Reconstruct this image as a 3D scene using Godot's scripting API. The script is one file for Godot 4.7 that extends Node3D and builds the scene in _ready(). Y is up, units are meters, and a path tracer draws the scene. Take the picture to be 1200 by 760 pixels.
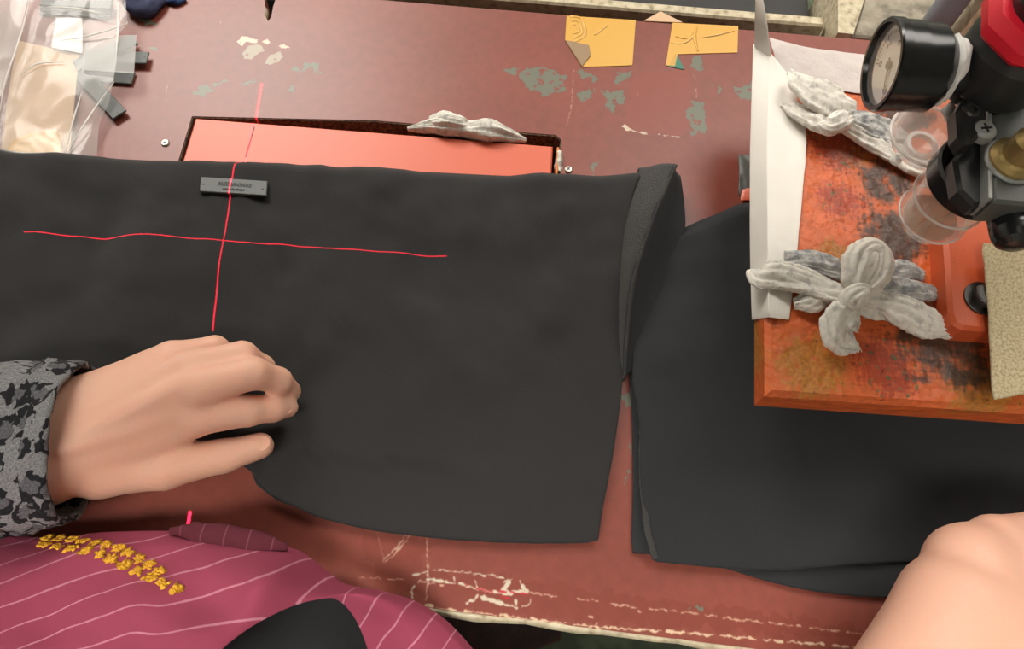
extends Node3D
# A workbench with a sunk heat platen, seen from the seat in front of it. Metres, y up; the table top is at y = TOP.

const TOP := 0.75
var eye := Vector3(0, TOP + 0.53, 0.03)
var ax: Vector3
var ay: Vector3
var az: Vector3
var rng := RandomNumberGenerator.new()
var wob := FastNoiseLite.new()
var soft := FastNoiseLite.new()
var M := {}

# ---------- survey: a sight line through the photograph meets a real height above the table, or a real distance
func sight(px: float, py: float) -> Vector3:
	return az + ax * ((px - 600.0) / 900.0) - ay * ((py - 380.0) / 900.0)

func P(px: float, py: float, h := 0.0) -> Vector3:
	var d := sight(px, py)
	return eye + d * ((TOP + h - eye.y) / d.y)

func W(px: float, py: float, dist: float) -> Vector3:
	return eye + sight(px, py) * dist

func PP(a: Array, h := 0.0) -> PackedVector3Array:
	var o := PackedVector3Array()
	for i in a:
		o.append(P(i[0], i[1], i[2] if i.size() > 2 else h))
	return o

# ---------- nodes
func thing(called: String, label: String, category: String, base := Vector3.ZERO, group := "") -> Node3D:
	var o := Node3D.new()
	o.name = called
	add_child(o, true)
	o.position = base
	tag(o, label, category, group)
	return o

func tag(o: Node3D, label: String, category: String, group := "") -> Node3D:
	o.set_meta("label", label)
	o.set_meta("category", category)
	if group:
		o.set_meta("group", group)
	return o

func mi(called: String, mesh: Mesh, mat: Material, parent: Node3D = self, at = null) -> MeshInstance3D:
	var o := MeshInstance3D.new()
	o.name = called
	o.mesh = mesh
	o.material_override = mat
	parent.add_child(o, true)
	if at == null:      # mesh drawn in world axes
		if parent != self:
			o.position = -where(parent)
	else:
		o.transform = at
	return o

func where(n: Node3D) -> Vector3:
	var p := Vector3.ZERO
	var k: Node = n
	while k != self and k is Node3D:
		p += (k as Node3D).position
		k = k.get_parent()
	return p

func struct(called: String, mesh: Mesh, mat: Material, at := Transform3D()) -> MeshInstance3D:
	var o := mi(called, mesh, mat, self, at)
	o.set_meta("kind", "structure")
	return o

# ---------- materials
func mat(c: Color, rough := 0.7, metal := 0.0) -> StandardMaterial3D:
	var m := StandardMaterial3D.new()
	m.albedo_color = c
	m.roughness = rough
	m.metallic = metal
	return m

func c8(r: int, g: int, b: int) -> Color:
	return Color8(r, g, b)

func noise(f: float, sd := 1, oct := 4, kind := FastNoiseLite.TYPE_SIMPLEX_SMOOTH) -> FastNoiseLite:
	var n := FastNoiseLite.new()
	n.seed = sd
	n.frequency = f
	n.noise_type = kind
	n.fractal_octaves = oct
	if oct <= 1:
		n.fractal_type = FastNoiseLite.FRACTAL_NONE
	return n

func ntex(n: FastNoiseLite, normal := false, strength := 4.0, ramp: Gradient = null, size := 512) -> NoiseTexture2D:
	var t := NoiseTexture2D.new()
	t.width = size
	t.height = size
	t.seamless = true
	t.noise = n
	t.as_normal_map = normal
	t.bump_strength = strength
	if ramp:
		t.color_ramp = ramp
	return t

func ramp(cols: Array, offs: Array) -> Gradient:
	var g := Gradient.new()
	g.colors = PackedColorArray(cols)
	g.offsets = PackedFloat32Array(offs)
	return g

func tri(m: StandardMaterial3D, s: float) -> StandardMaterial3D:
	m.uv1_triplanar = true
	m.uv1_world_triplanar = true
	m.uv1_scale = Vector3.ONE * s
	return m

func relief(m: StandardMaterial3D, n: FastNoiseLite, strength: float, k := 1.0) -> StandardMaterial3D:
	m.normal_enabled = true
	m.normal_texture = ntex(n, true, strength)
	m.normal_scale = k
	return m

# ---------- mesh builders
func from_grid(g: Array, uvs: Array = [], closed_u := false) -> ArrayMesh:
	# g: rows of PackedVector3Array, all one length; smooth
	var st := SurfaceTool.new()
	st.begin(Mesh.PRIMITIVE_TRIANGLES)
	grid_into(st, g, uvs)
	st.generate_normals()
	return st.commit()

func grid_into(st: SurfaceTool, g: Array, uvs: Array = []) -> void:
	var rows := g.size()
	var cols: int = g[0].size()
	for i in rows - 1:
		for j in cols - 1:
			var q := [[i, j], [i, j + 1], [i + 1, j + 1], [i, j], [i + 1, j + 1], [i + 1, j]]
			for k in q:
				st.set_smooth_group(0)
				st.set_uv(uvs[k[0]][k[1]] if uvs.size() else Vector2(float(k[1]) / (cols - 1), float(k[0]) / (rows - 1)))
				st.add_vertex(g[k[0]][k[1]])

func resample(a: PackedVector3Array, n: int) -> PackedVector3Array:
	var c := Curve3D.new()
	for i in a.size():
		var t := Vector3.ZERO
		if i > 0 and i < a.size() - 1:
			var d := (a[i + 1] - a[i - 1]).normalized()
			t = d * minf((a[i + 1] - a[i]).length(), (a[i] - a[i - 1]).length()) * 0.33
		c.add_point(a[i], -t, t)
	c.bake_interval = maxf(0.0005, c.get_baked_length() / 600.0)
	var o := PackedVector3Array()
	var l := c.get_baked_length()
	for i in n:
		o.append(c.sample_baked(l * i / (n - 1), false))
	return o

func coons(top: PackedVector3Array, bottom: PackedVector3Array, left: PackedVector3Array, right: PackedVector3Array, nu: int, nv: int) -> Array:
	var t := resample(top, nu)
	var b := resample(bottom, nu)
	var l := resample(left, nv)
	var r := resample(right, nv)
	var g := []
	for j in nv:
		var v := float(j) / (nv - 1)
		var row := PackedVector3Array()
		for i in nu:
			var u := float(i) / (nu - 1)
			var p := t[i] * (1 - v) + b[i] * v + l[j] * (1 - u) + r[j] * u
			p -= t[0] * (1 - u) * (1 - v) + t[nu - 1] * u * (1 - v) + b[0] * (1 - u) * v + b[nu - 1] * u * v
			row.append(p)
		g.append(row)
	return g

func slab(g: Array, thick: float, uvs: Array = []) -> ArrayMesh:
	# a sheet of cloth with thickness: grid g is its upper face, the under face lies thick below, the rim is rounded
	var st := SurfaceTool.new()
	st.begin(Mesh.PRIMITIVE_TRIANGLES)
	var rows := g.size()
	var cols: int = g[0].size()
	var nrm := []
	for i in rows:
		var row := PackedVector3Array()
		for j in cols:
			var a: Vector3 = g[mini(i + 1, rows - 1)][j] - g[maxi(i - 1, 0)][j]
			var b: Vector3 = g[i][mini(j + 1, cols - 1)] - g[i][maxi(j - 1, 0)]
			var n := a.cross(b).normalized()
			if n.y < 0:
				n = -n
			row.append(n)
		nrm.append(row)
	var flip: bool = (g[1][0] - g[0][0]).cross(g[0][1] - g[0][0]).y > 0
	var up := g
	var dn := []
	for i in rows:
		var row := PackedVector3Array()
		for j in cols:
			row.append(g[i][j] - nrm[i][j] * thick)
		dn.append(row)
	if uvs.is_empty():
		for i in rows:
			var row := PackedVector2Array()
			for j in cols:
				row.append(Vector2(g[i][j].x, g[i][j].z))
			uvs.append(row)
	var put := func(a, b, c, ua, ub, uc):
		for k in ([[a, ua], [b, ub], [c, uc]] if not flip else [[a, ua], [c, uc], [b, ub]]):
			st.set_smooth_group(0)
			st.set_uv(k[1])
			st.add_vertex(k[0])
	for i in rows - 1:
		for j in cols - 1:
			put.call(up[i][j], up[i + 1][j + 1], up[i][j + 1], uvs[i][j], uvs[i + 1][j + 1], uvs[i][j + 1])
			put.call(up[i][j], up[i + 1][j], up[i + 1][j + 1], uvs[i][j], uvs[i + 1][j], uvs[i + 1][j + 1])
			put.call(dn[i][j], dn[i][j + 1], dn[i + 1][j + 1], uvs[i][j], uvs[i][j + 1], uvs[i + 1][j + 1])
			put.call(dn[i][j], dn[i + 1][j + 1], dn[i + 1][j], uvs[i][j], uvs[i + 1][j + 1], uvs[i + 1][j])
	var loop := []
	for j in cols:
		loop.append([0, j, -1, 0])
	for i in range(1, rows):
		loop.append([i, cols - 1, 0, 1])
	for j in range(cols - 2, -1, -1):
		loop.append([rows - 1, j, 1, 0])
	for i in range(rows - 2, 0, -1):
		loop.append([i, 0, 0, -1])
	loop.append([0, 0, -1, 0])
	for k in loop.size() - 1:
		var e := []
		for q in [loop[k], loop[k + 1]]:
			var i: int = q[0]
			var j: int = q[1]
			var inner: Vector3 = g[clampi(i - q[2], 0, rows - 1)][clampi(j - q[3], 0, cols - 1)]
			var outw: Vector3 = (g[i][j] - inner)
			outw = (outw - nrm[i][j] * outw.dot(nrm[i][j])).normalized() * thick * 0.5
			e.append([up[i][j], (up[i][j] + nrm[i][j] * -thick * 0.15 + outw * 0.7), (up[i][j] - nrm[i][j] * thick * 0.5 + outw), (dn[i][j] + nrm[i][j] * thick * 0.15 + outw * 0.7), dn[i][j], uvs[i][j]])
		for s in 4:
			put.call(e[0][s], e[1][s], e[1][s + 1], e[0][5], e[1][5], e[1][5])
			put.call(e[0][s], e[1][s + 1], e[0][s + 1], e[0][5], e[1][5], e[0][5])
	st.index()
	st.generate_normals()
	return st.commit()

func tube(path: PackedVector3Array, rw: Array, rh: Array, sides := 16, n := 0, upv := Vector3.UP, crumple := 0.0, cf := 60.0, capped := true) -> ArrayMesh:
	# sweep of an ellipse (half width rw, half height rh, both resampled) along a path
	if n > 0:
		path = resample(path, n)
	var m := path.size()
	var g := []
	var uvs := []
	var run := 0.0
	for i in m:
		var d := (path[mini(i + 1, m - 1)] - path[maxi(i - 1, 0)]).normalized()
		var s := d.cross(upv).normalized()
		if s.length() < 0.1:
			s = d.cross(Vector3.RIGHT).normalized()
		var u := s.cross(d).normalized()
		var t := float(i) / (m - 1)
		var a := at_list(rw, t)
		var b := at_list(rh, t)
		if i > 0:
			run += path[i].distance_to(path[i - 1])
		var row := PackedVector3Array()
		var ur := PackedVector2Array()
		for k in sides + 1:
			var w := TAU * (k % sides) / sides
			var off := s * cos(w) * a + u * sin(w) * b
			var p := path[i] + off
			if crumple > 0:
				var q := p * cf
				p += off.normalized() * crumple * wob.get_noise_3d(q.x, q.y, q.z)
			row.append(p)
			ur.append(Vector2(run * 8.0, float(k) / sides))
		g.append(row)
		uvs.append(ur)
	if capped:
		for e in [0, g.size() - 1]:
			var row := PackedVector3Array()
			for k in sides + 1:
				row.append(path[0] if e == 0 else path[m - 1])
			if e == 0:
				g.push_front(row)
				uvs.push_front(uvs[0])
			else:
				g.append(row)
				uvs.append(uvs[uvs.size() - 1])
	return from_grid(g, uvs)

func ribbon(path: PackedVector3Array, rw: Array, rh: Array, n: int, upv := Vector3.UP, sd := 0.0, sides := 44, pleat := 0.62) -> ArrayMesh:
	# a strip of cloth gathered into lengthwise pleats, its edges slightly ragged
	path = resample(path, n)
	var g := []
	var m := path.size()
	for i in m:
		var d := (path[mini(i + 1, m - 1)] - path[maxi(i - 1, 0)]).normalized()
		var s := d.cross(upv).normalized()
		var u := s.cross(d).normalized()
		var t := float(i) / (m - 1)
		var a := at_list(rw, t) * (1.0 + 0.10 * wob.get_noise_2d(i * 0.35, sd + 50))
		var b := at_list(rh, t)
		var row := PackedVector3Array()
		for k in sides + 1:
			var w := TAU * (k % sides) / sides
			var c := cos(w)
			var pl := wob.get_noise_3d(c * 2.6 + sd, t * 1.6 + sd, 3.0 * signf(sin(w))) + 0.5 * wob.get_noise_3d(c * 6.0 + sd, t * 2.5, 9.0)
			var edge := 1.0 + 0.05 * wob.get_noise_2d(i * 1.3, sd + k)
			row.append(path[i] + s * c * a * edge + u * (signf(sin(w)) * pow(absf(sin(w)), 0.7) * b + pl * pleat * minf(b * 2.2, 0.006) * (1.0 - c * c * 0.6)))
		g.append(row)
	for e in 2:
		var row := PackedVector3Array()
		for k in sides + 1:
			row.append(path[0] if e == 0 else path[m - 1])
		if e == 0:
			g.push_front(row)
		else:
			g.append(row)
	return from_grid(g)

func at_list(a: Array, t: float) -> float:
	if a.size() == 1:
		return a[0]
	var f := t * (a.size() - 1)
	var i := mini(int(f), a.size() - 2)
	return lerpf(a[i], a[i + 1], smoothstep(0, 1, f - i))

func lathe(prof: Array, sides := 32) -> ArrayMesh:
	# prof: [radius, y] from bottom to top, about y; hard edges where two points repeat
	var st := SurfaceTool.new()
	st.begin(Mesh.PRIMITIVE_TRIANGLES)
	for i in prof.size() - 1:
		var a = prof[i]
		var b = prof[i + 1]
		if is_equal_approx(a[0], b[0]) and is_equal_approx(a[1], b[1]):
			continue
		var nn := Vector2(b[1] - a[1], -(b[0] - a[0])).normalized()
		for k in sides:
			var w0 := TAU * k / sides
			var w1 := TAU * (k + 1) / sides
			var vs := []
			for z in [[a, w0], [a, w1], [b, w1], [b, w0]]:
				vs.append([Vector3(z[0][0] * cos(z[1]), z[0][1], z[0][0] * sin(z[1])), Vector3(nn.x * cos(z[1]), nn.y, nn.x * sin(z[1]))])
			for q in [0, 1, 2, 0, 2, 3]:
				st.set_normal(vs[q][1])
				st.set_uv(Vector2(0, 0))
				st.add_vertex(vs[q][0])
	return st.commit()

func rlathe(r: float, y0: float, y1: float, bev := 0.001, sides := 32) -> ArrayMesh:
	return lathe([[0.0, y0], [r - bev, y0], [r, y0 + bev], [r, y1 - bev], [r - bev, y1], [0.0, y1]], sides)

func along(origin: Vector3, dir: Vector3, spin := 0.0) -> Transform3D:
	# turns local +y to dir
	var y := dir.normalized()
	var x := y.cross(Vector3.FORWARD if absf(y.z) < 0.9 else Vector3.RIGHT).normalized()
	var b := Basis(x, y, x.cross(y))
	return Transform3D(b * Basis(Vector3.UP, spin), origin)

func box_into(st: SurfaceTool, c: Vector3, s: Vector3, bev := 0.001, turn := Basis()) -> void:
	# chamfered box
	var h := s / 2
	bev = minf(bev, minf(h.x, minf(h.y, h.z)) * 0.9)
	var pts := {}
	for sx in [-1, 1]:
		for sy in [-1, 1]:
			for sz in [-1, 1]:
				for k in 3:
					var p := Vector3(sx * h.x, sy * h.y, sz * h.z)
					for q in 3:
						if q != k:
							p[q] -= [sx, sy, sz][q] * bev
					pts[[sx, sy, sz, k]] = c + turn * p
	var face := func(a: Array):
		var ctr := Vector3.ZERO
		for p in a:
			ctr += p
		ctr /= a.size()
		var n: Vector3 = (a[1] - a[0]).cross(a[2] - a[0])
		if n.dot(ctr - c) > 0:
			a.reverse()
		for i in range(1, a.size() - 1):
			for p in [a[0], a[i], a[i + 1]]:
				st.set_smooth_group(-1)
				st.set_uv(Vector2(p.x, p.z))
				st.add_vertex(p)
	for k in 3:
		var o := [(k + 1) % 3, (k + 2) % 3]
		for s0 in [-1, 1]:
			var quad := []
			for pr in [[-1, -1], [1, -1], [1, 1], [-1, 1]]:
				var key := [0, 0, 0]
				key[k] = s0
				key[o[0]] = pr[0]
				key[o[1]] = pr[1]
				quad.append(pts[[key[0], key[1], key[2], k]])
			face.call(quad)
	for k in 3:   # edges running along axis k
		var a := (k + 1) % 3
		var b := (k + 2) % 3
		for sa in [-1, 1]:
			for sb in [-1, 1]:
				var quad := []
				for pr in [[-1, a], [-1, b], [1, b], [1, a]]:
					var key := [0, 0, 0]
					key[k] = pr[0]
					key[a] = sa
					key[b] = sb
					quad.append(pts[[key[0], key[1], key[2], pr[1]]])
				face.call(quad)
	for sx in [-1, 1]:
		for sy in [-1, 1]:
			for sz in [-1, 1]:
				face.call([pts[[sx, sy, sz, 0]], pts[[sx, sy, sz, 1]], pts[[sx, sy, sz, 2]]])

func bx(c: Vector3, s: Vector3, bev := 0.001, turn := Basis()) -> ArrayMesh:
	var st := SurfaceTool.new()
	st.begin(Mesh.PRIMITIVE_TRIANGLES)
	box_into(st, c, s, bev, turn)
	st.generate_normals()
	return st.commit()

func prism_into(st: SurfaceTool, poly: PackedVector3Array, y0: float, y1: float, bev := 0.0, uvf = null) -> void:
	# upright prism over the outline (x, z of poly), its top edge chamfered
	var flat := PackedVector2Array()
	for p in poly:
		flat.append(Vector2(p.x, p.z))
	if Geometry2D.is_polygon_clockwise(flat):
		flat.reverse()
	var inner := flat
	if bev > 0:
		var off := Geometry2D.offset_polygon(flat, -bev, Geometry2D.JOIN_MITER)
		if off.size() == 1 and off[0].size() == flat.size():
			inner = off[0]
			if Geometry2D.is_polygon_clockwise(inner):
				inner.reverse()
			var best := 0
			for i in inner.size():
				if inner[i].distance_to(flat[0]) < inner[best].distance_to(flat[0]):
					best = i
			var turned := PackedVector2Array()
			for i in inner.size():
				turned.append(inner[(i + best) % inner.size()])
			inner = turned
		else:
			bev = 0.0
	var tris := Geometry2D.triangulate_polygon(inner)
	var add := func(p: Vector3):
		st.set_smooth_group(-1)
		st.set_uv(uvf.call(p) if uvf != null else Vector2(p.x, p.z))
		st.add_vertex(p)
	for k in range(0, tris.size(), 3):
		var a := inner[tris[k]]
		var b := inner[tris[k + 1]]
		var c := inner[tris[k + 2]]
		if (b - a).cross(c - a) < 0:
			var sw := b
			b = c
			c = sw
		for p in [a, b, c]:
			add.call(Vector3(p.x, y1, p.y))
	tris = Geometry2D.triangulate_polygon(flat)
	for k in range(0, tris.size(), 3):
		var a := flat[tris[k]]
		var b := flat[tris[k + 1]]
		var c := flat[tris[k + 2]]
		if (b - a).cross(c - a) > 0:
			var sw := b
			b = c
			c = sw
		for p in [a, b, c]:
			add.call(Vector3(p.x, y0, p.y))
	var n := flat.size()
	for i in n:
		var j := (i + 1) % n
		var lo0 := Vector3(flat[i].x, y0, flat[i].y)
		var lo1 := Vector3(flat[j].x, y0, flat[j].y)
		var hi0 := Vector3(flat[i].x, y1 - bev, flat[i].y)
		var hi1 := Vector3(flat[j].x, y1 - bev, flat[j].y)
		var quads := [[lo0, lo1, hi1, hi0]]
		if bev > 0:
			quads.append([hi0, hi1, Vector3(inner[j].x, y1, inner[j].y), Vector3(inner[i].x, y1, inner[i].y)])
		var outw := Vector3(flat[j].y - flat[i].y, 0, -(flat[j].x - flat[i].x))
		for q in quads:
			var fn: Vector3 = (q[1] - q[0]).cross(q[2] - q[0])
			if fn.dot(outw) > 0:
				q.reverse()
			for k in [0, 1, 2, 0, 2, 3]:
				add.call(q[k])

func prism(poly: PackedVector3Array, y0: float, y1: float, bev := 0.0, uvf = null) -> ArrayMesh:
	var st := SurfaceTool.new()
	st.begin(Mesh.PRIMITIVE_TRIANGLES)
	prism_into(st, poly, y0, y1, bev, uvf)
	st.generate_normals()
	return st.commit()

# ---------- flesh: smooth union of tapered capsules, meshed as surface nets
func flesh(st: SurfaceTool, bones: Array, cell: float, k: float) -> void:
	var lo := Vector3.ONE * 1e9
	var hi := -lo
	for b in bones:
		var r := maxf(b[2], b[3]) + k + cell * 3
		for e in [b[0], b[1]]:
			lo = lo.min(e - Vector3.ONE * r)
			hi = hi.max(e + Vector3.ONE * r)
	var n := Vector3i(((hi - lo) / cell).ceil()) + Vector3i.ONE
	var f := PackedFloat32Array()
	f.resize(n.x * n.y * n.z)
	f.fill(1.0)
	var sy := n.x
	var sz := n.x * n.y
	for b in bones:
		var a: Vector3 = b[0]
		var c: Vector3 = b[1]
		var ra: float = b[2]
		var rb: float = b[3]
		var kb: float = b[4] if b.size() > 4 else k
		var r := maxf(ra, rb) + kb + cell * 2
		var p0 := Vector3i(((a.min(c) - Vector3.ONE * r - lo) / cell).floor()).clamp(Vector3i.ZERO, n - Vector3i.ONE)
		var p1 := Vector3i(((a.max(c) + Vector3.ONE * r - lo) / cell).ceil()).clamp(Vector3i.ZERO, n - Vector3i.ONE)
		var ab := (c - a)
		var l2 := maxf(ab.length_squared(), 1e-9)
		for z in range(p0.z, p1.z + 1):
			for y in range(p0.y, p1.y + 1):
				var at := z * sz + y * sy
				for x in range(p0.x, p1.x + 1):
					var q := (lo + Vector3(x, y, z) * cell - a)
					var t := clampf(q.dot(ab) / l2, 0, 1)
					var d := (q - ab * t).length() - lerpf(ra, rb, t)
					var o := f[at + x]
					var h := maxf(kb - absf(d - o), 0.0) / kb
					f[at + x] = minf(d, o) - h * h * kb * 0.25
	var ids := {}
	var vs := PackedVector3Array()
	var quads := PackedInt32Array()
	for z in n.z - 1:
		for y in n.y - 1:
			for x in n.x - 1:
				var at := z * sz + y * sy + x
				var f0 := f[at]
				if f0 > cell * 2.5 or f0 < -cell * 2.5:
					continue
				var sum := Vector3.ZERO
				var cnt := 0
				var fs := [f0, f[at + 1], f[at + sy], f[at + sy + 1], f[at + sz], f[at + sz + 1], f[at + sz + sy], f[at + sz + sy + 1]]
				for e in [[0, 1], [2, 3], [4, 5], [6, 7], [0, 2], [1, 3], [4, 6], [5, 7], [0, 4], [1, 5], [2, 6], [3, 7]]:
					var u: float = fs[e[0]]
					var v: float = fs[e[1]]
					if (u < 0) != (v < 0):
						var pa := Vector3(e[0] & 1, (e[0] >> 1) & 1, e[0] >> 2)
						var pb := Vector3(e[1] & 1, (e[1] >> 1) & 1, e[1] >> 2)
						sum += pa.lerp(pb, u / (u - v))
						cnt += 1
				if cnt:
					ids[at] = vs.size()
					vs.append(lo + (Vector3(x, y, z) + sum / cnt) * cell)
	for at in ids:
		var f0 := f[at]
		for s in [[1, sy, sz], [sy, sz, 1], [sz, 1, sy]]:
			var f1: float = f[at + s[0]]
			if (f0 < 0) == (f1 < 0):
				continue
			var a: int = at
			var b: int = at - s[1]
			var c: int = at - s[1] - s[2]
			var d: int = at - s[2]
			if not (ids.has(b) and ids.has(c) and ids.has(d)):
				continue
			var q := [ids[a], ids[b], ids[c], ids[d]]
			if f0 >= 0:
				q.reverse()
			quads.append_array(PackedInt32Array([q[0], q[2], q[1], q[0], q[3], q[2]]))
	var nr := PackedVector3Array()
	nr.resize(vs.size())
	for i in range(0, quads.size(), 3):
		var fn := (vs[quads[i + 2]] - vs[quads[i]]).cross(vs[quads[i + 1]] - vs[quads[i]])
		for j in 3:
			nr[quads[i + j]] += fn
	for i in quads:
		st.set_normal(nr[i].normalized())
		st.set_uv(Vector2(vs[i].x, vs[i].z))
		st.add_vertex(vs[i])

# ---------- painted-on wear: an image in table coordinates
func paint_poly(im: Image, poly: PackedVector2Array, c: Color, n: FastNoiseLite, amount: float, holes := 0.45, keep := 0.9) -> void:
	var lo := poly[0]
	var hi := poly[0]
	for p in poly:
		lo = lo.min(p)
		hi = hi.max(p)
	for y in range(maxi(0, int(lo.y) - 6), mini(im.get_height(), int(hi.y) + 7)):
		for x in range(maxi(0, int(lo.x) - 6), mini(im.get_width(), int(hi.x) + 7)):
			var p := Vector2(x, y)
			var q := p + Vector2(n.get_noise_2d(x * 1.8, y * 1.8), n.get_noise_2d(x * 1.8 + 500, y * 1.8)) * amount
			if Geometry2D.is_point_in_polygon(q, poly) and n.get_noise_2d(x * 2.5, y * 2.5 + 99) < holes:
				im.set_pixel(x, y, im.get_pixel(x, y).lerp(c, keep))

func paint_line(im: Image, pts: PackedVector2Array, w: float, c: Color, n: FastNoiseLite, gaps := 0.0) -> void:
	for i in pts.size() - 1:
		var l := pts[i].distance_to(pts[i + 1])
		for s in int(l * 2) + 1:
			var p := pts[i].lerp(pts[i + 1], s / maxf(l * 2, 1))
			p += Vector2(n.get_noise_2d(p.x * 4, p.y * 4), n.get_noise_2d(p.x * 4, p.y * 4 + 300)) * 1.6
			var g := n.get_noise_2d(p.x * 2.5 + 70, p.y * 2.5)
			if g < gaps - 0.55:
				continue
			var r := w * (0.15 + 1.5 * absf(n.get_noise_2d(p.x * 2.2, p.y * 2.2 + 40)))
			for y in range(int(p.y - r), int(p.y + r) + 2):
				for x in range(int(p.x - r), int(p.x + r) + 2):
					if x >= 0 and y >= 0 and x < im.get_width() and y < im.get_height():
						var a := clampf(r + 0.5 - p.distance_to(Vector2(x, y)), 0, 1)
						if a > 0:
							im.set_pixel(x, y, im.get_pixel(x, y).lerp(c, a))

const TX0 := -0.75
const TZ0 := -0.53
const TW := 1.5
const TD := 0.58
func tuv(p: Vector3) -> Vector2:
	return Vector2((p.x - TX0) / TW, (p.z - TZ0) / TD)

func tpix(a: Array) -> PackedVector2Array:
	var o := PackedVector2Array()
	for i in a:
		o.append(tuv(P(i[0], i[1])) * Vector2(2048, 792))
	return o

func materials() -> void:
	M.black_cloth = tri(relief(mat(c8(39, 38, 39), 0.95), noise(0.22, 5, 2), 3.0, 0.5), 14.0)
	M.black_cloth.rim_enabled = true
	M.black_cloth.rim = 0.22
	M.black_cloth.rim_tint = 0.3
	M.black_knit = M.black_cloth.duplicate()
	M.black_knit.albedo_color = c8(36, 38, 41)
	M.fleece = tri(relief(mat(c8(60, 59, 59), 1.0), noise(0.09, 8, 4), 10.0, 0.9), 16.0)
	M.fleece.rim_enabled = true
	M.fleece.rim = 0.5
	M.orange = mat(c8(214, 98, 68), 0.42)
	M.dark = mat(c8(34, 33, 34), 0.4)
	M.black_plastic = tri(relief(mat(c8(36, 37, 38), 0.38), noise(0.05, 3, 3), 2.0, 0.25), 30.0)
	M.grey_plastic = tri(relief(mat(c8(78, 80, 76), 0.5), noise(0.05, 4, 4), 2.0, 0.3), 30.0)
	M.steel = mat(c8(196, 192, 184), 0.35, 0.85)
	M.dark_steel = mat(c8(80, 78, 76), 0.4, 0.8)
	M.brass = mat(c8(190, 165, 110), 0.3, 0.8)
	M.red = mat(c8(226, 30, 52), 0.4)
	M.white = mat(c8(236, 234, 230), 0.8)
	M.paper = tri(relief(mat(c8(238, 234, 226), 0.85), noise(0.012, 12, 3), 4.0, 0.25), 6.0)
	M.thin_paper = tri(relief(mat(c8(216, 206, 202), 0.85), noise(0.03, 13, 3), 4.0, 0.4), 6.0)
	M.rag = tri(relief(mat(Color.WHITE, 1.0), noise(0.16, 14, 3), 6.0, 0.7), 18.0)
	M.rag.albedo_texture = ntex(noise(0.012, 15, 5), false, 0, ramp([c8(176, 172, 166), c8(222, 217, 208), c8(240, 235, 224), c8(214, 208, 200)], [0.15, 0.35, 0.6, 0.9]))
	M.grey_rag = tri(relief(mat(Color.WHITE, 1.0), noise(0.16, 16, 3), 6.0, 0.7), 14.0)
	M.grey_rag.albedo_texture = ntex(noise(0.02, 17, 5), false, 0, ramp([c8(128, 130, 134), c8(184, 184, 182), c8(216, 212, 206)], [0.2, 0.5, 0.8]))
	M.rubber = mat(c8(88, 92, 91), 0.55)
	M.kraft = tri(relief(mat(c8(214, 180, 146), 0.8), noise(0.06, 18, 3), 2.0, 0.3), 8.0)
	M.card = tri(relief(mat(Color.WHITE, 0.9), noise(0.1, 19, 3), 3.0, 0.5), 10.0)
	M.card.albedo_texture = ntex(noise(0.08, 20, 4), false, 0, ramp([c8(140, 126, 96), c8(186, 170, 136), c8(202, 188, 156)], [0.1, 0.45, 0.8]))
	M.tape = mat(c8(216, 166, 76), 0.3)
	M.tape_back = mat(c8(150, 122, 92), 0.6)
	M.cream = tri(relief(mat(Color.WHITE, 0.6), noise(0.05, 21, 4), 3.0, 0.4), 9.0)
	M.cream.albedo_texture = ntex(noise(0.02, 22, 5), false, 0, ramp([c8(138, 126, 100), c8(184, 172, 144), c8(204, 194, 168)], [0.1, 0.35, 0.75]))
	M.grey_wood = tri(relief(mat(Color.WHITE, 0.75), noise(0.05, 23, 4), 3.0, 0.4), 5.0)
	M.grey_wood.albedo_texture = ntex(noise(0.015, 24, 5), false, 0, ramp([c8(112, 106, 94), c8(146, 138, 122), c8(166, 158, 140)], [0.2, 0.5, 0.8]))
	M.navy = tri(relief(mat(c8(52, 56, 84), 0.9), noise(0.1, 25, 3), 4.0, 0.5), 12.0)
	M.skin = tri(relief(mat(c8(233, 180, 156), 0.55), noise(0.05, 26, 4), 1.5, 0.2), 12.0)
	M.skin.subsurf_scatter_enabled = true
	M.skin.subsurf_scatter_strength = 0.15
	M.nail = mat(c8(232, 176, 152), 0.4)
	M.wall = mat(c8(206, 204, 198), 0.9)
	M.floor = tri(mat(Color.WHITE, 0.7), 1.5)
	M.floor.albedo_texture = ntex(noise(0.02, 27, 5), false, 0, ramp([c8(70, 80, 62), c8(92, 104, 82)], [0.3, 0.7]))
	M.dark_wood = tri(mat(Color.WHITE, 0.6), 3.0)
	M.dark_wood.albedo_texture = ntex(noise(0.02, 28, 5), false, 0, ramp([c8(38, 20, 16), c8(66, 34, 26)], [0.3, 0.7]))
	M.trousers = tri(relief(mat(c8(26, 26, 29), 0.9), noise(0.15, 29, 2), 3.0, 0.5), 10.0)
	M.film = mat(Color(0.93, 0.93, 0.92, 0.24), 0.16)
	M.film.metallic_specular = 0.3
	M.film.transparency = BaseMaterial3D.TRANSPARENCY_ALPHA
	M.clear = mat(Color(1.0, 0.95, 0.92, 0.16), 0.06)
	M.clear.transparency = BaseMaterial3D.TRANSPARENCY_ALPHA
	M.film_deep = mat(Color(0.94, 0.94, 0.93, 0.27), 0.25)
	M.film_deep.metallic_specular = 0.3
	M.crease = mat(Color(0.98, 0.97, 0.95, 0.6), 0.3)
	M.crease.transparency = BaseMaterial3D.TRANSPARENCY_ALPHA
	M.film_deep.transparency = BaseMaterial3D.TRANSPARENCY_ALPHA
	M.oil = mat(Color(0.75, 0.48, 0.14, 0.6), 0.1)
	M.oil.transparency = BaseMaterial3D.TRANSPARENCY_ALPHA
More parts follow.
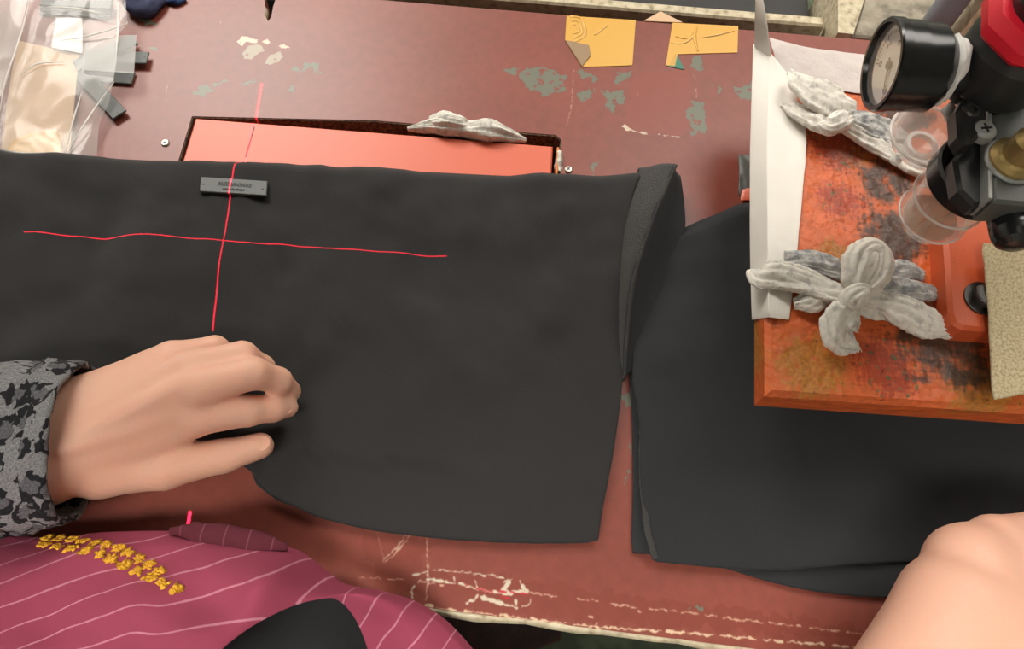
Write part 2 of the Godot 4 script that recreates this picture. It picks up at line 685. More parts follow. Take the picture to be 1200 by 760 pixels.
	M.yellow_thread = tri(relief(mat(c8(238, 178, 44), 0.6), noise(0.25, 30, 1), 6.0, 0.6), 40.0)
	M.lamp = mat(c8(255, 252, 246))
	M.lamp.emission_enabled = true
	M.lamp.emission = c8(255, 250, 242)
	M.lamp.emission_energy_multiplier = 1.5

	# striped apron cloth: u runs across the stripes
	var im := Image.create(256, 256, false, Image.FORMAT_RGB8)
	var n := noise(0.03, 31, 3)
	for y in 256:
		for x in 256:
			var s := absf(x - 128.0)
			var w := 10.0 + 5.0 * n.get_noise_2d(x * 0.2, y * 3.0)
			var a := clampf((w - s) / 3.0, 0, 1) * (0.55 + 0.5 * n.get_noise_2d(x * 6, y * 6))
			var k := 1.0 + 0.14 * n.get_noise_2d(x * 5, y * 5)
			im.set_pixel(x, y, Color(0.60 * k, 0.24 * k, 0.34 * k).lerp(c8(228, 176, 190), clampf(a, 0, 1)))
	M.apron = relief(mat(Color.WHITE, 0.9), noise(0.2, 32, 2), 3.0, 0.5)
	M.apron.albedo_texture = ImageTexture.create_from_image(im)
	M.apron.uv1_scale = Vector3(1, 1, 1)

	# spotted sleeve cloth: open dark rings round darker centres on light grey
	im = Image.create(512, 512, false, Image.FORMAT_RGB8)
	var cell := noise(0.017, 33, 1, FastNoiseLite.TYPE_CELLULAR)
	cell.cellular_return_type = FastNoiseLite.RETURN_DISTANCE
	cell.cellular_jitter = 0.6
	var brk := noise(0.022, 34, 2)
	var fine := noise(0.2, 35, 2)
	for y in 512:
		for x in 512:
			var wx := x + 9.0 * brk.get_noise_2d(x * 2.0, y * 2.0)
			var wy := y + 9.0 * brk.get_noise_2d(x * 2.0 + 300, y * 2.0)
			var d := cell.get_noise_2d(wx, wy) + 1.0
			var g := brk.get_noise_2d(x + 900, y)
			var v := Color(0.53, 0.53, 0.54)
			if d < 0.26:
				v = Color(0.38, 0.38, 0.40)
			if d > 0.24 and d < 0.44 and g > -0.26:
				v = Color(0.09, 0.09, 0.11)
			v *= 1.0 + 0.25 * fine.get_noise_2d(x, y)
			im.set_pixel(x, y, v)
	M.leopard = tri(relief(mat(Color.WHITE, 0.9), noise(0.1, 36, 3), 6.0, 0.6), 5.5)
	M.leopard.uv1_world_triplanar = false
	M.leopard.albedo_texture = ImageTexture.create_from_image(im)
	M.sleeve = relief(mat(Color.WHITE, 0.9), noise(0.1, 36, 3), 6.0, 0.4)
	M.sleeve.albedo_texture = M.leopard.albedo_texture
	M.sleeve.uv1_scale = Vector3(1.8, 4.2, 1)

	M.orange_block = tri(relief(mat(c8(200, 88, 48), 0.45), noise(0.06, 61, 3), 3.0, 0.4), 12.0)
	M.black_gloss = mat(c8(24, 25, 27), 0.22)
	M.steel_grey = mat(c8(150, 152, 150), 0.45, 0.3)
	M.clear_white = mat(Color(0.96, 0.94, 0.92, 0.5), 0.1)
	M.clear_white.transparency = BaseMaterial3D.TRANSPARENCY_ALPHA
	M.apron_inside = M.apron.duplicate()
	M.apron_inside.albedo_color = c8(150, 130, 135)
	M.apron_inside.uv1_scale = Vector3(9, 1, 1)
	M.core = tri(mat(Color.WHITE, 0.9), 10.0)
	M.core.albedo_texture = ntex(noise(0.04, 62, 4), false, 0, ramp([c8(44, 32, 26), c8(104, 82, 62)], [0.3, 0.7]))
	M.blue = mat(c8(38, 62, 110), 0.8)
	M.grey_pipe = mat(c8(120, 126, 136), 0.5)
	M.table = table_paint()
	M.press = press_paint()
	M.table_edge = mat(c8(112, 48, 38), 0.5)

func table_paint() -> StandardMaterial3D:
	var big := noise(0.004, 41, 4)
	var fine := noise(0.06, 42, 3)
	var wear := noise(0.03, 43, 3)
	var by := PackedByteArray()
	by.resize(2048 * 792 * 3)
	var at := 0
	for y in 792:
		for x in 2048:
			var k := 1.0 + 0.07 * big.get_noise_2d(x, y) + 0.05 * fine.get_noise_2d(x, y)
			by[at] = int(clampf(130 * k, 0, 255))
			by[at + 1] = int(clampf(67 * k, 0, 255))
			by[at + 2] = int(clampf(56 * k, 0, 255))
			at += 3
	var im := Image.create_from_data(2048, 792, false, Image.FORMAT_RGB8, by)
	var green := c8(98, 126, 110)
	var pale := c8(196, 186, 166)
	var grey := c8(168, 160, 140)
	var deep := c8(116, 52, 40)
	# darker glossy repainted square and bands
	paint_poly(im, tpix([[742, 88], [806, 80], [812, 130], [800, 160], [730, 150]]), c8(142, 66, 54), wear, 4.0, 2.0, 0.5)
	paint_poly(im, tpix([[498, 700], [500, 630], [420, 618], [440, 690]]), deep, wear, 9.0, 2.0, 0.4)
	paint_poly(im, tpix([[500, 668], [620, 680], [1040, 736], [1040, 752], [500, 712]]), deep, wear, 9.0, 2.0, 0.4)
	# worn-through places
	for q in [[[283, 62], [292, 53], [304, 52], [309, 58], [300, 64], [294, 69], [286, 68]], [[309, 74], [316, 64], [327, 60], [331, 66], [326, 73], [316, 75]]]:
		paint_poly(im, tpix(q), grey, wear, 2.0)
	for q in [[[344, 82], [358, 75], [372, 76], [375, 84], [371, 86], [368, 80], [356, 82], [349, 84]], [[226, 112], [230, 102], [248, 97], [267, 94], [250, 104], [236, 112]], [[281, 101], [287, 95], [303, 92], [290, 99]], [[336, 108], [341, 99], [347, 108]],
			[[586, 82], [602, 76], [608, 88], [594, 86]], [[606, 90], [622, 76], [640, 80], [662, 90], [660, 105], [640, 111], [618, 104]], [[676, 82], [690, 86], [702, 92], [696, 95], [680, 90]], [[672, 106], [694, 105], [698, 111], [680, 117]], [[706, 106], [730, 106], [728, 122], [716, 133], [710, 122]], [[720, 86], [738, 80], [736, 95], [720, 98]],
			[[810, 66], [822, 66], [822, 82], [814, 80]], [[806, 118], [824, 120], [828, 152], [808, 158]], [[832, 98], [846, 104], [840, 110]], [[858, 100], [888, 98], [892, 116], [868, 116]], [[728, 462], [744, 452], [746, 472], [734, 476]], [[734, 520], [742, 516], [740, 534]], [[728, 548], [736, 546], [733, 566]], [[806, 710], [826, 708], [822, 716]], [[160, 16], [182, 12], [184, 28], [168, 32]], [[176, 56], [182, 54], [180, 64]], [[690, 192], [700, 190], [697, 202]]]:
		paint_poly(im, tpix(q), green, wear, 7.0, 0.32, 0.72)
	for q in [[[277, 48], [284, 42], [296, 44], [302, 46], [300, 50], [288, 49], [284, 53], [279, 51]], [[305, 49], [313, 45], [317, 50], [313, 52]], [[325, 54], [332, 52], [341, 54], [332, 56]], [[728, 148], [733, 145], [742, 152], [734, 152]]]:
		paint_poly(im, tpix(q), c8(228, 206, 182), wear, 2.0)
	# scratches
	for q in [[[730, 148], [742, 153], [758, 157]], [[770, 157], [796, 160]]]:
		paint_line(im, tpix(q), 1.3, pale, wear, 0.2)
	for q in [[[812, 86], [816, 92]], [[746, 106], [747, 112]], [[815, 104], [816, 114]], [[672, 80], [670, 120], [664, 148]], [[258, 26], [262, 22]], [[195, 100], [194, 118]]]:
		paint_line(im, tpix(q), 0.7, c8(180, 130, 112), wear, 0.3)
	for q in [[[478, 622], [470, 634], [450, 654]], [[481, 623], [472, 637], [452, 657]], [[500, 626], [499, 640], [501, 672], [499, 702]]]:
		paint_line(im, tpix(q), 0.9, c8(182, 150, 130), wear, 0.1)
	for q in [[[440, 620], [446, 640], [450, 660]]]:
		paint_line(im, tpix(q), 0.6, c8(158, 104, 88), wear, 0.3)
	for q in [[[474, 677], [490, 671], [500, 668]], [[500, 668], [515, 666], [545, 670], [575, 673], [592, 677]], [[590, 681], [600, 678]], [[612, 710], [621, 705], [622, 700]], [[484, 700], [482, 692], [486, 684], [493, 679]], [[532, 676], [534, 682]], [[556, 679], [560, 687]]]:
		paint_line(im, tpix(q), 1.0, pale, wear, 0.1)
	for q in [[[500, 678], [522, 680], [540, 683], [556, 688]], [[556, 688], [574, 692], [590, 694], [604, 691]], [[604, 691], [618, 694]], [[588, 695], [592, 686], [599, 679]], [[609, 679], [612, 686], [618, 692]], [[565, 699], [580, 704], [607, 711]], [[547, 705], [555, 702], [559, 697]], [[604, 711], [603, 702]]]:
		paint_line(im, tpix(q), 1.9, pale, wear, 0.12)
	paint_poly(im, tpix([[586, 690], [600, 688], [618, 691], [616, 695], [596, 697]]), pale, wear, 5.0, 0.15)
	paint_poly(im, tpix([[560, 699], [575, 701], [590, 706], [580, 707]]), pale, wear, 4.0, 0.2)
	for q in [[[545, 684], [572, 692], [600, 692], [618, 696]], [[586, 698], [602, 702]]]:
		paint_line(im, tpix(q), 1.0, c8(190, 30, 44), wear, 0.5)
	for q in [[[620, 692], [640, 696], [660, 698], [700, 703]], [[712, 706], [740, 710], [750, 716]], [[760, 712], [800, 716], [860, 724], [930, 732], [1030, 744]], [[690, 722], [702, 728], [692, 732]], [[420, 675], [470, 678], [520, 684]]]:
		paint_line(im, tpix(q), 0.8, c8(196, 160, 140), wear, 0.35)
	paint_line(im, tpix([[470, 704], [520, 712], [620, 724], [700, 733], [800, 740], [1060, 762]]), 1.3, c8(206, 180, 152), wear, 0.3)
	var m := mat(Color.WHITE, 0.38)
	m.metallic_specular = 0.46
	m.albedo_texture = ImageTexture.create_from_image(im)
	m.normal_enabled = true
	m.normal_texture = ntex(noise(0.01, 44, 3), true, 2.0)
	m.normal_scale = 0.12
	return m

const PX0 := 0.14
const PZ0 := -0.45
const PS := 0.36
func puv(p: Vector3) -> Vector2:
	return Vector2((p.x - PX0) / PS, (p.z - PZ0) / PS)

func puv_side(p: Vector3) -> Vector2:      # the sides carry on the pattern of the top
	var d := (TOP + 0.078 - p.y) / PS
	return puv(p) + Vector2(d, d)

func press_paint() -> StandardMaterial3D:
	var im := Image.create(1024, 1024, false, Image.FORMAT_RGB8)
	var cl := noise(0.006, 51, 4)
	var md := noise(0.022, 52, 4)
	var fi := noise(0.09, 53, 3)
	var st := noise(0.03, 54, 3)
	var spots := []      # greasy dark places and bare ochre ones, in table coordinates
	for s in [[1105, 395, 60.0, 0], [1150, 350, 45.0, 0], [1050, 275, 42.0, 0], [1040, 215, 38.0, 0], [1060, 130, 40.0, 0], [1130, 430, 40.0, 0], [950, 430, 45.0, 1], [1000, 180, 25.0, 1], [1150, 460, 45.0, 1], [975, 300, 25.0, 1], [1040, 430, 40.0, 2], [980, 170, 40.0, 2], [985, 235, 30.0, 2]]:
		var u := puv(P(s[0], s[1], 0.078)) * 1024.0
		spots.append([u, s[2] * 1.55, s[3]])
	for y in 1024:
		for x in 1024:
			var a := cl.get_noise_2d(x, y)
			var b := md.get_noise_2d(x, y)
			var f := fi.get_noise_2d(x, y)
			var streak := st.get_noise_2d(x * 0.5, y * 3.0)
			var c := Color(0.80, 0.38, 0.18) * (1.0 + 0.10 * b + 0.05 * f)
			var w := [0.0, 0.0, 0.0]
			for s in spots:
				var d: float = (Vector2(x, y) - s[0]).length() / s[1]
				if d < 1.7:
					w[s[2]] = maxf(w[s[2]], smoothstep(1.7, 0.3, d))
			var vs := st.get_noise_2d(x * 3.0, y * 0.6)
			var grain := 0.45 * f + 0.5 * vs + 0.35 * streak
			var dark: float = smoothstep(0.35, 1.15, w[0] * 1.15 + b * 0.55 + a * 0.3 + grain * 0.5)
			var och: float = smoothstep(0.35, 1.1, w[1] * 1.1 + b * 0.5 + grain * 0.7)
			var rst: float = smoothstep(0.3, 1.0, w[2] * 1.0 + b * 0.4 + grain * 0.9)
			c = c.lerp(Color(0.66, 0.46, 0.18) * (1.0 + 0.2 * f), och * 0.8)
			c = c.lerp(Color(0.55, 0.17, 0.08), rst * 0.7)
			c = c.lerp(Color(0.23, 0.17, 0.14) * (1.0 + 0.4 * f), dark * 0.9)
			var wear := maxf(w[0], maxf(w[1], w[2]))
			if grain > 0.42 and wear > 0.25:
				c = c.lerp(Color(0.22, 0.14, 0.1), 0.55 * smoothstep(0.42, 0.6, grain))
			if fi.get_noise_2d(x * 0.6 + 3000, y * 0.6) > 0.46 and w[2] > 0.5:
				c = c.lerp(Color(0.28, 0.4, 0.24), 0.7)
			im.set_pixel(x, y, c)
	var m := relief(mat(Color.WHITE, 0.5), noise(0.06, 55, 4), 4.0, 0.5)
	m.albedo_texture = ImageTexture.create_from_image(im)
	return m

func _ready() -> void:
	# ----- camera
	var p := deg_to_rad(66.6)
	var roll := deg_to_rad(4.7)
	az = Vector3(0, -sin(p), -cos(p))
	var up0 := Vector3(0, cos(p), -sin(p))
	ax = Vector3.RIGHT * cos(roll) + up0 * sin(roll)
	ay = -Vector3.RIGHT * sin(roll) + up0 * cos(roll)
	var cam := Camera3D.new()
	cam.name = "camera"
	cam.fov = rad_to_deg(2.0 * atan(380.0 / 900.0))
	cam.near = 0.02
	cam.far = 30.0
	add_child(cam)
	cam.transform = Transform3D(Basis(ax, ay, -az), eye)
	cam.current = true
	# ----- environment and exposure
	var we := WorldEnvironment.new()
	we.name = "surroundings"
	var env := Environment.new()
	env.background_mode = Environment.BG_COLOR
	env.background_color = c8(200, 206, 214)
	env.tonemap_mode = Environment.TONE_MAPPER_LINEAR
	env.tonemap_exposure = 1.0
	env.sdfgi_enabled = true
	env.ssao_enabled = true
	env.ssil_enabled = true
	we.environment = env
	add_child(we)
	# ----- ceiling lamps: a broad pair behind the bench to the left, one over the right, one behind the worker
	rng.seed = 7
	wob.seed = 3
	wob.frequency = 1.0
	wob.fractal_octaves = 3
	soft.seed = 8
	soft.frequency = 1.0
	soft.fractal_octaves = 1
	materials()
	lamp(Vector3(-1.2, 2.72, -2.0), Vector2(1.2, 1.2), 9.5, "white square ceiling lamp behind the bench on the left")
	lamp(Vector3(0.9, 2.72, -1.5), Vector2(1.2, 1.2), 3.2, "white square ceiling lamp behind the bench on the right")
	lamp(Vector3(-0.6, 2.72, 0.9), Vector2(1.2, 0.6), 6.0, "white oblong ceiling lamp above the worker's back")
	laser()
	# ----- the room
	struct("floor", bx(Vector3.ZERO, Vector3(6.2, 0.1, 6.2), 0.001), M.floor, Transform3D(Basis(), Vector3(0, -0.05, -0.4)))
	struct("ceiling", bx(Vector3.ZERO, Vector3(6.2, 0.1, 6.2), 0.001), M.wall, Transform3D(Basis(), Vector3(0, 2.85, -0.4)))
	struct("wall_back", bx(Vector3.ZERO, Vector3(6.2, 2.8, 0.1), 0.001), M.wall, Transform3D(Basis(), Vector3(0, 1.4, -3.45)))
	struct("wall_front", bx(Vector3.ZERO, Vector3(6.2, 2.8, 0.1), 0.001), M.wall, Transform3D(Basis(), Vector3(0, 1.4, 2.65)))
	struct("wall_left", bx(Vector3.ZERO, Vector3(0.1, 2.8, 6.0), 0.001), M.wall, Transform3D(Basis(), Vector3(-3.05, 1.4, -0.4)))
	struct("wall_right", bx(Vector3.ZERO, Vector3(0.1, 2.8, 6.0), 0.001), M.wall, Transform3D(Basis(), Vector3(3.05, 1.4, -0.4)))
	table()
	garment()
	press()
	regulator()
	person()
	bag()
	behind()
	under()

func lamp(at: Vector3, size: Vector2, power: float, label: String) -> void:
	var o := thing("ceiling_lamp", label, "lamp", at, "")
	mi("frame", bx(Vector3(0, 0.045, 0), Vector3(size.x + 0.06, 0.07, size.y + 0.06), 0.004), M.white, o, Transform3D())
	mi("diffuser", bx(Vector3(0, 0.005, 0), Vector3(size.x, 0.01, size.y), 0.001), M.lamp, o, Transform3D())
	var l := AreaLight3D.new()
	l.name = "lamp_light"
	l.area_size = size
	l.light_energy = power
	l.light_color = c8(255, 248, 238)
	l.shadow_enabled = true
	l.set("area_range", 8.0)
	add_child(l, true)
	l.transform = Transform3D(Basis(Vector3.RIGHT, -PI / 2), at + Vector3(0, -0.01, 0))

# the cross-line laser above the bench: a tiny red source in a black box whose floor has a crossed slit
func laser() -> void:
	var a := P(306, 105)
	var b := P(219, 622)
	var c := P(265, 283, 0.014)
	var n := (b - a).cross(c - a).normalized()
	var h := 0.9
	var z := -0.2
	var L := Vector3(a.x - (n.y * h + n.z * (z - a.z)) / n.x, TOP + h, z)
	var drop := 0.3
	var o := thing("laser_module", "black cross-line laser hanging from the ceiling above the bench", "laser", L)
	var on := func(q: Vector3, dy := 0.0) -> Vector3:      # where a ray from the source meets the floor of the box
		var d := q - L
		return L + d * (-(drop + dy) / d.y)
	var d0: Vector3 = on.call(P(28, 272, 0.014))
	var d1: Vector3 = on.call(P(524, 298, 0.014))
	var e0: Vector3 = on.call(P(307, 97))
	var e1: Vector3 = on.call(P(217, 634))
	var u := (d1 - d0).normalized()
	var v := (e1 - e0).normalized()
	var w := e0 - d0
	var t := (w.x * v.z - w.z * v.x) / (u.x * v.z - u.z * v.x)
	var o0 := d0 + u * t
	var wu := 0.00024      # width of the slit that runs along u, and of the one along v
	var wv := 0.00026
	var far := 0.4
	var st := SurfaceTool.new()
	st.begin(Mesh.PRIMITIVE_TRIANGLES)
	var sn := absf(u.x * v.z - u.z * v.x)
	for su in [-1, 1]:
		for sv in [-1, 1]:
			var k: Vector3 = o0 + u * (su * wv * 0.5 / sn) + v * (sv * wu * 0.5 / sn)
			var poly := PackedVector3Array([k, k + u * su * far, k + u * su * far + v * sv * far, k + v * sv * far + u * su * 0.0011])
			prism_into(st, poly, L.y - drop, L.y - drop + 0.0001)
	# stops past the ends of the slits, and tabs across the long one
	var stop := func(q0: Vector3, q1: Vector3, half: float):
		var dd := (q1 - q0).normalized()
		var s := Vector3(-dd.z, 0, dd.x) * half
		prism_into(st, PackedVector3Array([q0 - s, q1 - s, q1 + s, q0 + s]), L.y - drop - 0.0012, L.y - drop - 0.0008)
	stop.call(d0, d0 - u * far, 0.002)
	stop.call(d1, d1 + u * far, 0.002)
	stop.call(e0, e0 - v * far, 0.002)
	stop.call(e1, e1 + v * far, 0.002)
	for tab in [[P(247, 386, 0.014), P(222, 600)]]:
		stop.call(on.call(tab[0]), on.call(tab[1]), 0.002)
	st.generate_normals()
	mi("slit_plate", st.commit(), M.dark, o)
	st = SurfaceTool.new()
	st.begin(Mesh.PRIMITIVE_TRIANGLES)
	var m := L + Vector3(0, -drop / 2 + 0.02, 0)
	var hh := drop + 0.04
	for s in [-1, 1]:
		box_into(st, m + Vector3(s * 0.25, 0, 0), Vector3(0.004, hh, 0.504), 0.0005)
		box_into(st, m + Vector3(0, 0, s * 0.25), Vector3(0.504, hh, 0.004), 0.0005)
	box_into(st, m + Vector3(0, hh / 2, 0), Vector3(0.508, 0.004, 0.508), 0.0005)
	st.generate_normals()
	mi("housing", st.commit(), M.dark, o)
	mi("rod", rlathe(0.008, 0.0, 2.8 - L.y - 0.04), M.dark_steel, o, Transform3D(Basis(), Vector3(0, 0.04, 0)))
	var l := AreaLight3D.new()
	l.name = "laser_light"
	l.area_size = Vector2(0.0002, 0.0002)
	l.light_energy = 32.0
	l.light_color = Color(1, 0.09, 0.21)
	l.shadow_enabled = true
	add_child(l, true)
	l.transform = Transform3D(Basis(Vector3.RIGHT, -PI / 2), L)

func table() -> void:
	var o := thing("work_table", "worn red-brown painted work table with chipped edges and scratches under the black cloth", "table", Vector3(0, 0, -0.25))
	var y := TOP
	var hole := [P(217, 176, 0), P(225, 136, 0), P(440, 141, 0), P(560, 151, 0), P(651, 158, 0), P(658, 164, 0), P(659, 178, 0)]
	hole[0] = Vector3(-0.2835, y, -0.08)
	hole[6] = Vector3(0.0315, y, -0.08)
	var st := SurfaceTool.new()
	st.begin(Mesh.PRIMITIVE_TRIANGLES)
	var fz := func(x: float) -> float: return 0.0045 + 0.04 * (x + 0.034)
	var back := -0.51
	var torn := [P(307, -6), P(311, 8), P(310, 18), P(314, 25), P(318, 20), P(320, 8), P(325, -6)]
	# back strip (with the torn notch in its rear edge), left, right, front
	var poly := PackedVector3Array([Vector3(-0.74, y, back), Vector3(torn[0].x, y, back)])
	for k in range(1, 6):
		poly.append(Vector3(torn[k].x, y, maxf(torn[k].z, back + 0.0005)))
	poly.append_array([Vector3(torn[6].x, y, back), Vector3(0.74, y, back), Vector3(0.74, y, hole[5].z), hole[5], hole[4], hole[3], hole[2], hole[1], Vector3(-0.74, y, hole[1].z)])
	prism_into(st, poly, y - 0.022, y, 0.0, tuv)
	prism_into(st, PackedVector3Array([Vector3(-0.74, y, hole[1].z), hole[1], hole[0], Vector3(-0.74, y, -0.08)]), y - 0.022, y, 0.0, tuv)
	prism_into(st, PackedVector3Array([hole[5], Vector3(0.74, y, hole[5].z), Vector3(0.74, y, -0.08), hole[6]]), y - 0.022, y, 0.0, tuv)
	prism_into(st, PackedVector3Array([Vector3(-0.74, y, -0.08), Vector3(0.74, y, -0.08), Vector3(0.74, y, fz.call(0.74)), Vector3(-0.74, y, fz.call(-0.74))]), y - 0.022, y, 0.0, tuv)
	st.generate_normals()
	mi("table_top", st.commit(), M.table, o)
	for k in [[0, 1], [1, 2], [2, 3], [3, 4], [4, 5], [5, 6]]:
		var e0: Vector3 = hole[k[0]]
		var e1: Vector3 = hole[k[1]]
		var inward := Vector3(-(e1.z - e0.z), 0, e1.x - e0.x).normalized() * 0.0012
		mi("opening_lining", prism(PackedVector3Array([e0, e1, e1 + inward, e0 + inward]), y - 0.022, y - 0.0006), M.core, o)
	# pale core of the board, showing along the chipped front edge
	var path := PackedVector3Array()
	for i in 90:
		var x := -0.74 + 1.48 * i / 89.0
		path.append(Vector3(x, y - 0.006 + 0.0015 * wob.get_noise_1d(x * 40), fz.call(x) + 0.0005 + 0.0025 * wob.get_noise_1d(x * 25 + 7)))
	mi("chipped_edge", tube(path, [0.003], [0.006], 8, 0, Vector3.UP, 0.0012, 300), M.cream, o).set_meta("label", "cream core along the chipped front edge")
	mi("notch_lining", tube(PackedVector3Array([torn[1] + Vector3(0, -0.006, 0), torn[2] + Vector3(0, -0.006, 0), torn[3] + Vector3(0, -0.008, 0)]), [0.0012], [0.006], 6, 8, Vector3.UP, 0.0005, 300), M.cream, o)
	st = SurfaceTool.new()
	st.begin(Mesh.PRIMITIVE_TRIANGLES)
	box_into(st, Vector3(0, y - 0.06, back + 0.03), Vector3(1.3, 0.07, 0.03), 0.002)
	for s in [-1, 1]:
		box_into(st, Vector3(s * 0.64, y - 0.06, -0.25), Vector3(0.03, 0.07, 0.42), 0.002)
	st.generate_normals()
	mi("apron_frame", st.commit(), M.dark_steel, o)
	for sx in [-1, 1]:
		for z in [back + 0.04, -0.06]:
			mi("leg", bx(Vector3(sx * 0.66, (y - 0.022) / 2, z), Vector3(0.045, y - 0.022, 0.045), 0.003), M.dark_steel, o)
	for q in [[194, 168, 0.3], [666, 199, 1.0]]:
		var at := P(q[0], q[1])
		var s := mi("screw", lathe([[0.0, 0.0018], [0.0006, 0.0018], [0.0026, 0.0016], [0.0036, 0.0003], [0.0036, 0.0]], 20), M.steel, o, Transform3D(Basis(), at - o.position))
		st = SurfaceTool.new()
		st.begin(Mesh.PRIMITIVE_TRIANGLES)
		for k in 2:
			box_into(st, Vector3(0, 0.0017, 0), Vector3(0.0036, 0.0006, 0.0008), 0.0001, Basis(Vector3.UP, q[2] + k * PI / 2))
		st.generate_normals()
		mi("cross_slot", st.commit(), M.dark, s, Transform3D())

	# the heated platen sunk in the opening
	var pl := thing("heat_platen", "flat orange-red painted heat platen sunk into the table opening behind the black cloth", "heat plate", Vector3(-0.13, TOP - 0.04, -0.22))
	var tl := P(229, 138, 0.004)
	var tr := P(648, 171, 0.004)
	mi("plate", prism(PackedVector3Array([tl, tr, Vector3(0.0235, 0, -0.10), Vector3(-0.2765, 0, -0.10)]), TOP - 0.03, TOP + 0.004, 0.0012), M.orange, pl)
	mi("edge_trim", bx(Vector3(0.0262, TOP - 0.012, -0.232), Vector3(0.002, 0.03, 0.26), 0.0005), mat(c8(214, 120, 50), 0.5), pl).set_meta("label", "narrow amber strip along the right edge")
	mi("support", bx(Vector3(-0.13, TOP - 0.06, -0.23), Vector3(0.2, 0.06, 0.2), 0.003), M.dark_steel, pl)
	mi("post", bx(Vector3(-0.13, (TOP - 0.09) / 2, -0.23), Vector3(0.08, TOP - 0.09, 0.08), 0.003), M.dark_steel, pl)
	mi("scored_line", bx(P(293, 166, 0.0041), Vector3(0.0009, 0.0004, 0.03), 0.0001, Basis(Vector3.UP, -0.02)), mat(c8(120, 66, 50), 0.6), pl)

	# white rag stuffed in the gap behind the platen
	var rag := thing("cotton_rag", "crumpled off-white rag stuffed in the gap behind the orange platen", "rag", P(550, 155))
	mi("twist", ribbon(PP([[478, 151, 0.001], [500, 149, 0.004], [525, 147, 0.008], [550, 152, 0.006], [575, 153, 0.009], [600, 160, 0.004], [616, 165, 0.0]]), [0.002, 0.005, 0.009, 0.007, 0.009, 0.006, 0.002], [0.002, 0.005, 0.007, 0.007, 0.008, 0.005, 0.002], 60, Vector3.UP, 81.0), M.rag, rag)
	mi("fold", ribbon(PP([[505, 142, 0.006], [520, 141, 0.012], [535, 144, 0.012], [552, 149, 0.006]]), [0.004, 0.008, 0.007, 0.002], [0.004, 0.007, 0.006, 0.002], 40, Vector3.UP, 87.0), M.rag, rag)
	tag(mi("cloth_scrap", tube(PP([[655, 178, 0.002], [655, 190, 0.0], [654, 202, -0.002]]), [0.002, 0.003, 0.003], [0.004, 0.005, 0.004], 12, 14, Vector3.UP, 0.002, 120), M.rag), "small grey-white scrap of cloth in the slot right of the platen", "rag")

	# tapes
	tape("packing_tape", [[664, 19], [745, 24], [741, 77], [682, 79], [662, 48]], "yellow tape square with a folded grey corner near the rear table edge", true)
	tape("packing_tape", [[788, 27], [865, 31], [864, 62], [794, 64], [791, 78], [780, 77]], "wrinkled yellow tape with a torn tab, nearer the white paper", false)
	tag(mi("green_sticker", prism(PP([[783, 78], [792, 62], [802, 82]]), TOP, TOP + 0.0006), mat(c8(50, 120, 100), 0.5)), "small dark green triangle sticker under the torn yellow tape", "sticker")
	tag(mi("tan_tape", prism(PP([[754, 25], [774, 14], [800, 27]]), TOP - 0.0005, TOP + 0.0008), M.kraft), "pale tan pointed scrap between the two yellow tapes at the table's rear edge", "tape")
	var g := coons(PP([[866, 181, 0.001], [884, 181, 0.004]]), PP([[866, 228, 0.001], [884, 230, 0.004]]), PP([[866, 181, 0.001], [867, 205, 0.003], [866, 228, 0.001]]), PP([[884, 181, 0.004], [884, 230, 0.004]]), 8, 12)
	for row in g:
		for i in row.size():
			row[i].y += 0.0015 * wob.get_noise_3d(row[i].x * 150, 0, row[i].z * 150)
	tag(mi("fabric_tab", slab(g, 0.0012), M.grey_plastic), "dark grey cloth tab beside the white paper above the right cloth panel", "tab")
	tag(mi("orange_scrap", slab(coons(PP([[870, 222, 0.005], [880, 220, 0.007]]), PP([[868, 234, 0.004], [882, 234, 0.006]]), PP([[870, 222, 0.005], [868, 234, 0.004]]), PP([[880, 220, 0.007], [882, 234, 0.006]]), 4, 4), 0.001), M.orange), "tiny orange scrap at the foot of the dark grey tab", "scrap")

func tape(called: String, outline: Array, label: String, folded: bool) -> void:
	var o := thing(called, label, "tape", P(outline[0][0], outline[0][1]))
	mi("strip", prism(PP(outline), TOP, TOP + 0.0006, 0.0001), M.tape, o)
	if folded:
		mi("folded_corner", prism(PP([[662, 48], [682, 79], [692, 66], [690, 54]]), TOP + 0.0006, TOP + 0.0015, 0.0002), M.tape_back, o).set_meta("label", "grey-brown folded corner")
		for k in 3:
			var e := 5.0 + 5.0 * k
			mi("wrinkle", tube(PP([[672 - e * 0.3, 34 - e, 0.0007], [672 + e * 0.6, 32 - e * 0.7, 0.0008], [674 + e * 0.8, 34 + e * 0.4, 0.0008], [672, 34 + e, 0.0007]]), [0.0011], [0.00022], 8, 14), M.tape, o)
		mi("wrinkle", tube(PP([[697, 41, 0.0007], [705, 34, 0.0009], [712, 29, 0.0007]]), [0.0012], [0.00025], 8, 8), M.tape, o)
	else:
		for w in [[[786, 50], [800, 50], [812, 42], [817, 32]], [[792, 42], [804, 44], [812, 38]], [[820, 44], [840, 40], [860, 36]], [[816, 30], [814, 44], [818, 60]]]:
			mi("wrinkle", tube(PP(w, 0.0009), [0.0007, 0.0016, 0.0007], [0.0002, 0.0003, 0.0002], 8, 14), M.tape, o)

func cloth_wave(g: Array, amp: float, f: float, sd := 0.0) -> void:
	for row in g:
		for i in row.size():
			var q: Vector3 = row[i]
			row[i].y += amp * wob.get_noise_3d(q.x * f + sd, sd, q.z * f) + amp * 0.35 * wob.get_noise_3d(q.x * f * 3 + sd, sd + 9, q.z * f * 1.4)

